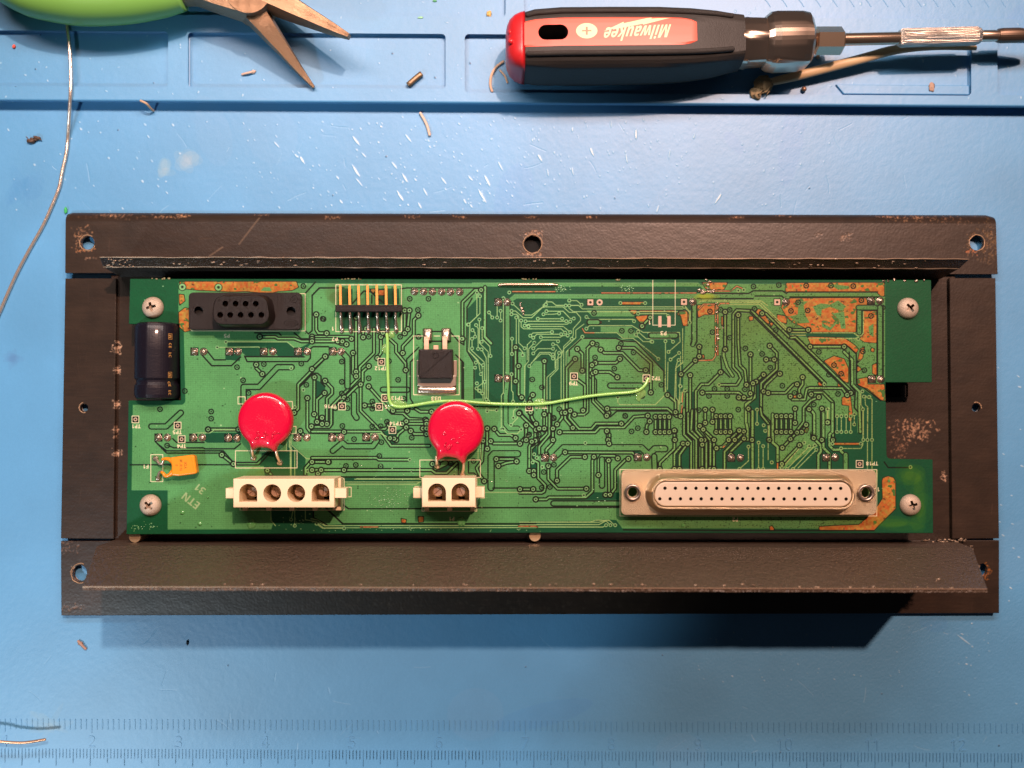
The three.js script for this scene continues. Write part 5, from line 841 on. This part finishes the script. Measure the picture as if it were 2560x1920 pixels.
// ---------------------------------------------------------------- screwdriver
{
  const t = thing('screwdriver', 'red and black screwdriver with a chrome collar lying across the trays', 'screwdriver', P(1560, 117, 2.6));
  const tilt0 = 0.12;                                    // the printed face looks almost straight up
  const sec = (px, y, a, h, n = 4, M = 64, rot = tilt0) => { const c = P(px, y, h); return Array.from({ length: M }, (_, i) => { const q = i / M * 2 * Math.PI, r = a * 0.001 / Math.pow(Math.abs(Math.cos(q)) ** n + Math.abs(Math.sin(q)) ** n, 1 / n), w = q + rot; return V(c.x, c.y + r * Math.cos(w), c.z - r * Math.sin(w)); }); };
  const S = [[1309, 121, 8.3], [1335, 120, 8.9], [1400, 118, 9.2], [1520, 117, 9.2], [1640, 116, 9.1], [1720, 115, 8.7], [1780, 113, 8.0], [1830, 110, 7.0], [1850, 109, 6.7]];
  const rubber = std({ color: lin(0.028, 0.024, 0.021), roughness: 0.6, bumpMap: rep(grain, 4), bumpScale: 0.0001 });
  const redM = phys({ color: lin(0.62, 0.02, 0.025), roughness: 0.35, clearcoat: 0.3, clearcoatRoughness: 0.3 });
  const HH = 13.2, ev = new Evaluator(); ev.attributes = ['position', 'normal', 'uv'];
  const body = loft(S.map(([x, y, a]) => sec(x, y, a, HH)));
  // hanging slot through the printed face
  const c0 = P(1383, 82, HH + 9), slotShape = new THREE.Shape(roundPoly([[-4.1, -2.2], [4.1, -2.2], [4.1, 2.2], [-4.1, 2.2]], 2.15, 8).map(([x, y]) => new THREE.Vector2(x * 0.001, y * 0.001)));
  const slot = () => new THREE.ExtrudeGeometry(slotShape, { depth: 0.02, bevelEnabled: false, curveSegments: 8 }).translate(0, 0, -0.007).rotateX(-Math.PI / 2 - tilt0).translate(c0.x, c0.y, c0.z);
  const cut = (g) => { const A = new Brush(g), B = new Brush(slot()); A.updateMatrixWorld(); B.updateMatrixWorld(); const r = clean(ev.evaluate(A, B, SUBTRACTION).geometry); r.clearGroups(); return r; };
  const handle = part(t, 'handle', crease(cut(body), 0.5), rubber, 'black rubber handle');
  part(t, 'end_cap', loft([[1264, 121, 3.4], [1267, 121, 5.2], [1274, 121, 6.7], [1286, 121, 7.8], [1300, 121, 8.4], [1311, 121, 8.65]].map(([x, y, a]) => sec(x, y, a, HH, 4))), redM, 'red rounded end cap');
  for (const [y, h] of [[82, 19], [104, 20.5]]) part(t, 'end_cap', lump(P(1277, y, h), 0.9, 0.9, 0.9, y, 0.2, 8), redM);
  // printed red panel on the upper face
  const [pc, px2] = canvas(1024, 232);
  px2.fillStyle = '#e4604c'; px2.fillRect(0, 0, 1024, 232);
  px2.fillStyle = '#f6dfae'; px2.beginPath(); px2.arc(368, 116, 63, 0, 7); px2.fill(); px2.fillStyle = '#d0785a'; px2.fillRect(340, 110, 56, 12); px2.fillRect(362, 82, 12, 68);
  px2.save(); px2.translate(664, 132); px2.rotate(Math.PI - 0.07); px2.fillStyle = '#f6dfae'; px2.transform(1, 0, -0.32, 1, 0, 0); px2.font = 'bold 150px sans-serif'; px2.textAlign = 'center'; px2.textBaseline = 'middle'; px2.scale(0.5, 1); px2.fillText('Milwaukee', 0, 2); px2.restore();
  px2.fillStyle = '#f6dfae'; px2.beginPath(); [[467, 121], [588, 43], [586, 56], [756, 6], [751, 20], [874, 8], [702, 68], [700, 60], [554, 98], [547, 93]].forEach(([a, b], i) => (i ? px2.lineTo(a, b) : px2.moveTo(a, b))); px2.fill();
  {
    const rows = [], X0 = 1309, X1 = 1728, NA = 14, half = 0.42, at2 = (x) => { let i = 0; while (i < S.length - 2 && S[i + 1][0] < x) i++; const u = (x - S[i][0]) / (S[i + 1][0] - S[i][0]); return [S[i][1] + (S[i + 1][1] - S[i][1]) * u, S[i][2] + (S[i + 1][2] - S[i][2]) * u]; };
    const NX = 30, outer = [], inner = [];
    for (let k = 0; k <= NX; k++) {
      const x = X0 + (X1 - X0) * k / NX, [y, a] = at2(x), c = P(x, y, HH), e = k > NX - 3 ? [0.97, 0.9, 0.72][k - NX + 2] : 1;
      for (const [arr, off] of [[outer, 0.35], [inner, -0.6]]) arr.push(Array.from({ length: NA + 1 }, (_, i) => { const q = (i / NA * 2 - 1) * half * e, edgeDip = off > 0 && (i === 0 || i === NA || k === NX) ? 0.3 : 0, r = (a + off - edgeDip) * 0.001 / Math.pow(Math.abs(Math.cos(q)) ** 4 + Math.abs(Math.sin(q)) ** 4, 0.25), w = q + tilt0; return V(c.x, c.y + r * Math.cos(w), c.z - r * Math.sin(w)); }));
    }
    const ringsP = outer.map((o, k) => [...o, ...inner[k].slice().reverse()]);
    const g = loft(ringsP), uv = g.attributes.uv, n = ringsP[0].length;
    for (let i = 0; i < uv.count; i++) { const col = i % (n + 1); uv.setXY(i, uv.getX(i), Math.min(1, Math.max(0, col <= NA ? col / NA : (n - 1 - col) / NA))); }
    const panel = part(t, 'printed_panel', crease(cut(g), 0.6), std({ map: tex(pc, true), roughness: 0.42 }), 'red panel with a white logo and cross');
  }
  // raised grip ribs either side of the panel
  for (const s of [-1, 1]) {
    const rib = [];
    for (let k = 0; k <= 24; k++) { const x = 1318 + (1815 - 1318) * k / 24; let i = 0; while (i < S.length - 2 && S[i + 1][0] < x) i++; const u = (x - S[i][0]) / (S[i + 1][0] - S[i][0]), y = S[i][1] + (S[i + 1][1] - S[i][1]) * u, a = S[i][2] + (S[i + 1][2] - S[i][2]) * u, c = P(x, y, HH), q = s * 0.6, r = (a + 0.15) * 0.001 / Math.pow(Math.abs(Math.cos(q)) ** 4 + Math.abs(Math.sin(q)) ** 4, 0.25), w = q + tilt0; rib.push(V(c.x, c.y + r * Math.cos(w), c.z - r * Math.sin(w))); }
    part(t, 'grip_rib', wire(rib, 0.75, 8, 2), rubber);
  }
  const chrome = std({ color: lin(0.86, 0.66, 0.52), roughness: 0.3, metalness: 1 });
  const lathe = (list, n, M = 48, f = 0) => loft(list.map(([x, y, a]) => { const c = P(x, y, HH); return Array.from({ length: M }, (_, i) => { const q = i / M * 2 * Math.PI, r = a * 0.001 * (1 + f * Math.cos(6 * q)); return V(c.x, c.y + r * Math.cos(q), c.z - r * Math.sin(q)); }); }));
  part(t, 'chrome_collar', crease(merge([lathe([[1846, 109, 6.6], [1862, 109, 6.9], [1868, 108, 6.7], [1905, 107, 6.5], [1912, 107, 6.6]], 48, 48, 0.05), lathe([[1908, 107, 6.9], [1920, 106, 7.9], [1936, 106, 8.2], [1998, 104, 8.0], [2016, 103, 7.5], [2024, 103, 6.4], [2026, 103, 4]], 48, 48, 0.045)]), 0.6), chrome);
  const shaftM = std({ color: lin(0.68, 0.5, 0.36), roughness: 0.22, metalness: 0.95 });
  const hex = (x0, x1, y, a) => loft([[x0, a * 0.85], [x0 + 4, a], [x1 - 4, a], [x1, a * 0.85]].map(([x, r]) => { const c = P(x, y, HH); return Array.from({ length: 6 }, (_, i) => { const q = i / 6 * 2 * Math.PI + 0.3; return V(c.x, c.y + r * 0.001 * Math.cos(q), c.z - r * 0.001 * Math.sin(q)); }); }));
  part(t, 'hex_nut', crease(hex(2036, 2106, 102, 3.9), 0.3), shaftM);
  part(t, 'shaft', lathe([[2020, 103, 2.4], [2040, 102, 2.4]], 24, 24), shaftM);
  part(t, 'shaft', lathe([[2100, 99, 1.75], [2255, 95, 1.75]], 24, 24), shaftM);
  part(t, 'knurled_sleeve', crease(lathe([[2248, 95, 2.2], [2254, 95, 2.6], [2440, 90, 2.6], [2450, 90, 2.1]], 96, 96, 0.022), 0.15), std({ color: lin(0.85, 0.72, 0.6), roughness: 0.3, metalness: 0.9, bumpMap: brushed, bumpScale: 0.0005 }));
  part(t, 'shaft', lathe([[2446, 90, 1.6], [2500, 89, 1.6]], 24, 24), chrome);
  const bit = std({ color: lin(0.16, 0.11, 0.08), roughness: 0.4, metalness: 0.8 });
  part(t, 'driver_bit', crease(lathe([[2494, 89, 1.9], [2504, 89, 2.1], [2545, 88, 2.1], [2600, 87, 1.2], [2612, 87, 0.7]], 24, 24), 0.4), bit);
}
// ---------------------------------------------------------------- brush stick under the shaft
{
  const t = thing('swab_stick', 'tan cotton swab stick with a frayed dirty tip under the screwdriver shaft', 'swab', P(2150, 175, 4));
  part(t, 'stick', beam([[1915, 208, 5.4, 9, 1.1], [1990, 190, 6.2, 12, 1.3], [2150, 148, 7.4, 12, 1.3], [2240, 124, 8, 12, 1.2], [2330, 117, 7.4, 9, 0.9], [2440, 120, 6.4, 6, 0.6]], 12, 2, 5), std({ color: lin(0.62, 0.44, 0.24), roughness: 0.5 }));
  const r = rng(31), l = [lump(P(1908, 206, 5.4), 2.6, 1.6, 2.4, 5, 0.5, 10), lump(P(1890, 232, 4.8), 1.6, 1.1, 1.6, 8, 0.5, 10)];
  for (let i = 0; i < 26; i++) { const x = 1895 + r() * 26, y = 198 + r() * 38; l.push(wire([[x + 10, y - 12, 5.6], [x, y, 5.6 + r() * 1.4], [x - 6 + (r() - 0.5) * 14, y + 6 + (r() - 0.5) * 12, 4.8 + r()]], 0.14, 4, 3)); }
  part(t, 'cotton_tip', merge(l), std({ color: lin(0.30, 0.22, 0.12), roughness: 0.9 }));
}
// ---------------------------------------------------------------- loose wires and scraps
const tinned = std({ color: lin(0.85, 0.70, 0.58), roughness: 0.26, metalness: 0.8, bumpMap: rep(grain, 2), bumpScale: 0.00005 });
single('solder_wire', 'long strand of solder wire curving down from the pliers at the left', 'solder wire', wire([[170, 20, 5.2], [168, 62, 5.2], [173, 110, 5.1], [177, 180, 5.2], [176, 236, 5.3], [174, 272, 4], [170, 340, 0.8], [166, 381, 0.6], [155, 431, 0.6], [148, 468, 0.6], [126.6, 522, 0.6], [108.5, 562, 0.6], [72, 627, 0.6], [40, 688, 0.6], [0, 778, 0.6], [-40, 870, 0.6]], 0.5, 10, 8), tinned);
single('copper_wire', 'bare copper wire end over the ruler at the bottom left', 'copper wire', wire([[-90, 1848, 7], [-20, 1852, 6.4], [0, 1854, 6], [52, 1857, 5.6], [75, 1855, 5.4], [112, 1849, 5]], 0.4, 10, 6), std({ color: lin(0.72, 0.42, 0.26), roughness: 0.35, metalness: 0.85 }));
single('wire_clipping', 'short square dark metal clipping in the tray left of the screwdriver', 'wire clipping', beam([[1020, 213, 3.6, 6.5, 0.7], [1037, 198, 3.6, 6.5, 0.7], [1054, 184, 3.6, 6.5, 0.7]], 12, 6, 3), std({ color: lin(0.26, 0.17, 0.10), roughness: 0.4, metalness: 0.7 }));
single('insulation_scrap', 'thin pale bent scrap of wire just below the dark groove', 'scrap', wire([[1051, 283, 0.6], [1062, 302, 0.6], [1069, 318, 0.6], [1074, 337, 0.6]], 0.42, 8), std({ color: lin(0.68, 0.5, 0.38), roughness: 0.5 }));
single('dark_crumb', 'dark brown crumb on the mat left of the solder wire', 'crumb', merge([lump(P(78, 352, 0.6), 0.9, 0.8, 0.7, 3, 0.6), lump(P(90, 346, 0.8), 1.0, 0.5, 0.5, 6, 0.6), wire([[66, 342, 1.2], [74, 350, 0.8], [84, 353, 0.7]], 0.15, 5), wire([[84, 340, 1.4], [94, 346, 1], [104, 350, 0.6]], 0.15, 5)]), std({ color: lin(0.09, 0.05, 0.03), roughness: 0.6 }));
single('brown_crumb', 'brown sliver on the mat below the left end of the frame', 'crumb', merge([wire([[196, 1603, 0.4], [204, 1612, 0.5], [214, 1622, 0.3]], 0.4, 6), lump(P(202, 1609, 0.3), 0.7, 0.4, 0.5, 4, 0.5)]), std({ color: lin(0.4, 0.26, 0.2), roughness: 0.6 }));
single('black_crumb', 'tiny black sliver on the mat below the frame', 'crumb', lump(P(468, 1606, 0.3), 0.25, 0.3, 0.8, 5, 0.4), std({ color: lin(0.02, 0.02, 0.02), roughness: 0.6 }));
single('green_crumb', 'green plastic flake touching the top left corner of the frame', 'crumb', lump(P(164, 526, 0.5), 0.5, 0.5, 0.9, 7, 0.5), std({ color: lin(0.06, 0.5, 0.14), roughness: 0.5 }));
single('yellow_crumb', 'yellow crumb on the tray left of the red end cap', 'crumb', lump(P(1223, 35, 3), 0.7, 0.6, 0.9, 8, 0.4), std({ color: lin(0.8, 0.5, 0.16), roughness: 0.5 }));
single('red_crumb', 'small red speck in the tray at the far left', 'crumb', lump(P(35, 116, 3), 0.5, 0.35, 0.5, 9, 0.3), std({ color: lin(0.75, 0.12, 0.08), roughness: 0.6 }));
single('orange_scrap', 'orange curl of scrap in the tray under the pliers jaw', 'scrap', merge([wire([[606, 186, 3], [617, 183, 3.4], [630, 180, 3.2], [637, 178, 2.9]], 0.36, 6), lump(P(632, 180, 3), 0.6, 0.4, 0.5, 2, 0.4)]), std({ color: lin(0.60, 0.42, 0.32), roughness: 0.5 }));
single('brown_scrap', 'brown sliver lying across the dark groove at the left', 'scrap', wire([[352, 252, 4.8], [366, 259, 4.4], [374, 268, 3], [383, 277, 0.6]], 0.36, 6), std({ color: lin(0.5, 0.34, 0.22), roughness: 0.6 }));
single('tan_shaving', 'tan curled shaving beside the red end cap of the screwdriver', 'shaving', merge([wire([[1258, 154, 3.2], [1240, 168, 3.2], [1228, 190, 3.2], [1226, 214, 3.1], [1230, 228, 2.9]], 0.4, 6), wire([[1250, 176, 2.9], [1262, 190, 3], [1268, 206, 2.9]], 0.3, 6)]), std({ color: lin(0.72, 0.48, 0.32), roughness: 0.6 }));
single('green_speck', 'pale green speck on the upper tray rim, left of the yellow crumb', 'speck', lump(P(1051, 44, 4.6), 0.7, 0.15, 0.3, 3, 0.4), std({ color: lin(0.3, 0.65, 0.4), roughness: 0.6 }));
single('green_speck', 'green speck at the very top edge, left of the screwdriver', 'speck', lump(P(1087, 2, 2.8), 0.6, 0.2, 0.3, 4, 0.4), std({ color: lin(0.12, 0.45, 0.2), roughness: 0.6 }));
single('metal_bead', 'tiny metal bead right under the hexagonal nut', 'bead', new THREE.SphereGeometry(0.0007, 14, 10).translate(...P(2045, 142, 3.3).toArray()), std({ color: lin(0.6, 0.4, 0.28), roughness: 0.3, metalness: 0.8 }));
single('metal_bead', 'tiny brown bead in the shade below the swab stick', 'bead', new THREE.SphereGeometry(0.0008, 14, 10).translate(...P(2010, 223, 3.4).toArray()), std({ color: lin(0.35, 0.2, 0.13), roughness: 0.4, metalness: 0.6 }));
single('orange_crumb', 'orange crumb in the right hand tray below the sleeve', 'crumb', lump(P(2328, 218, 3.5), 0.9, 0.3, 1.1, 11, 0.6), std({ color: lin(0.40, 0.27, 0.20), roughness: 0.7 }));

renderer.render(scene, camera);
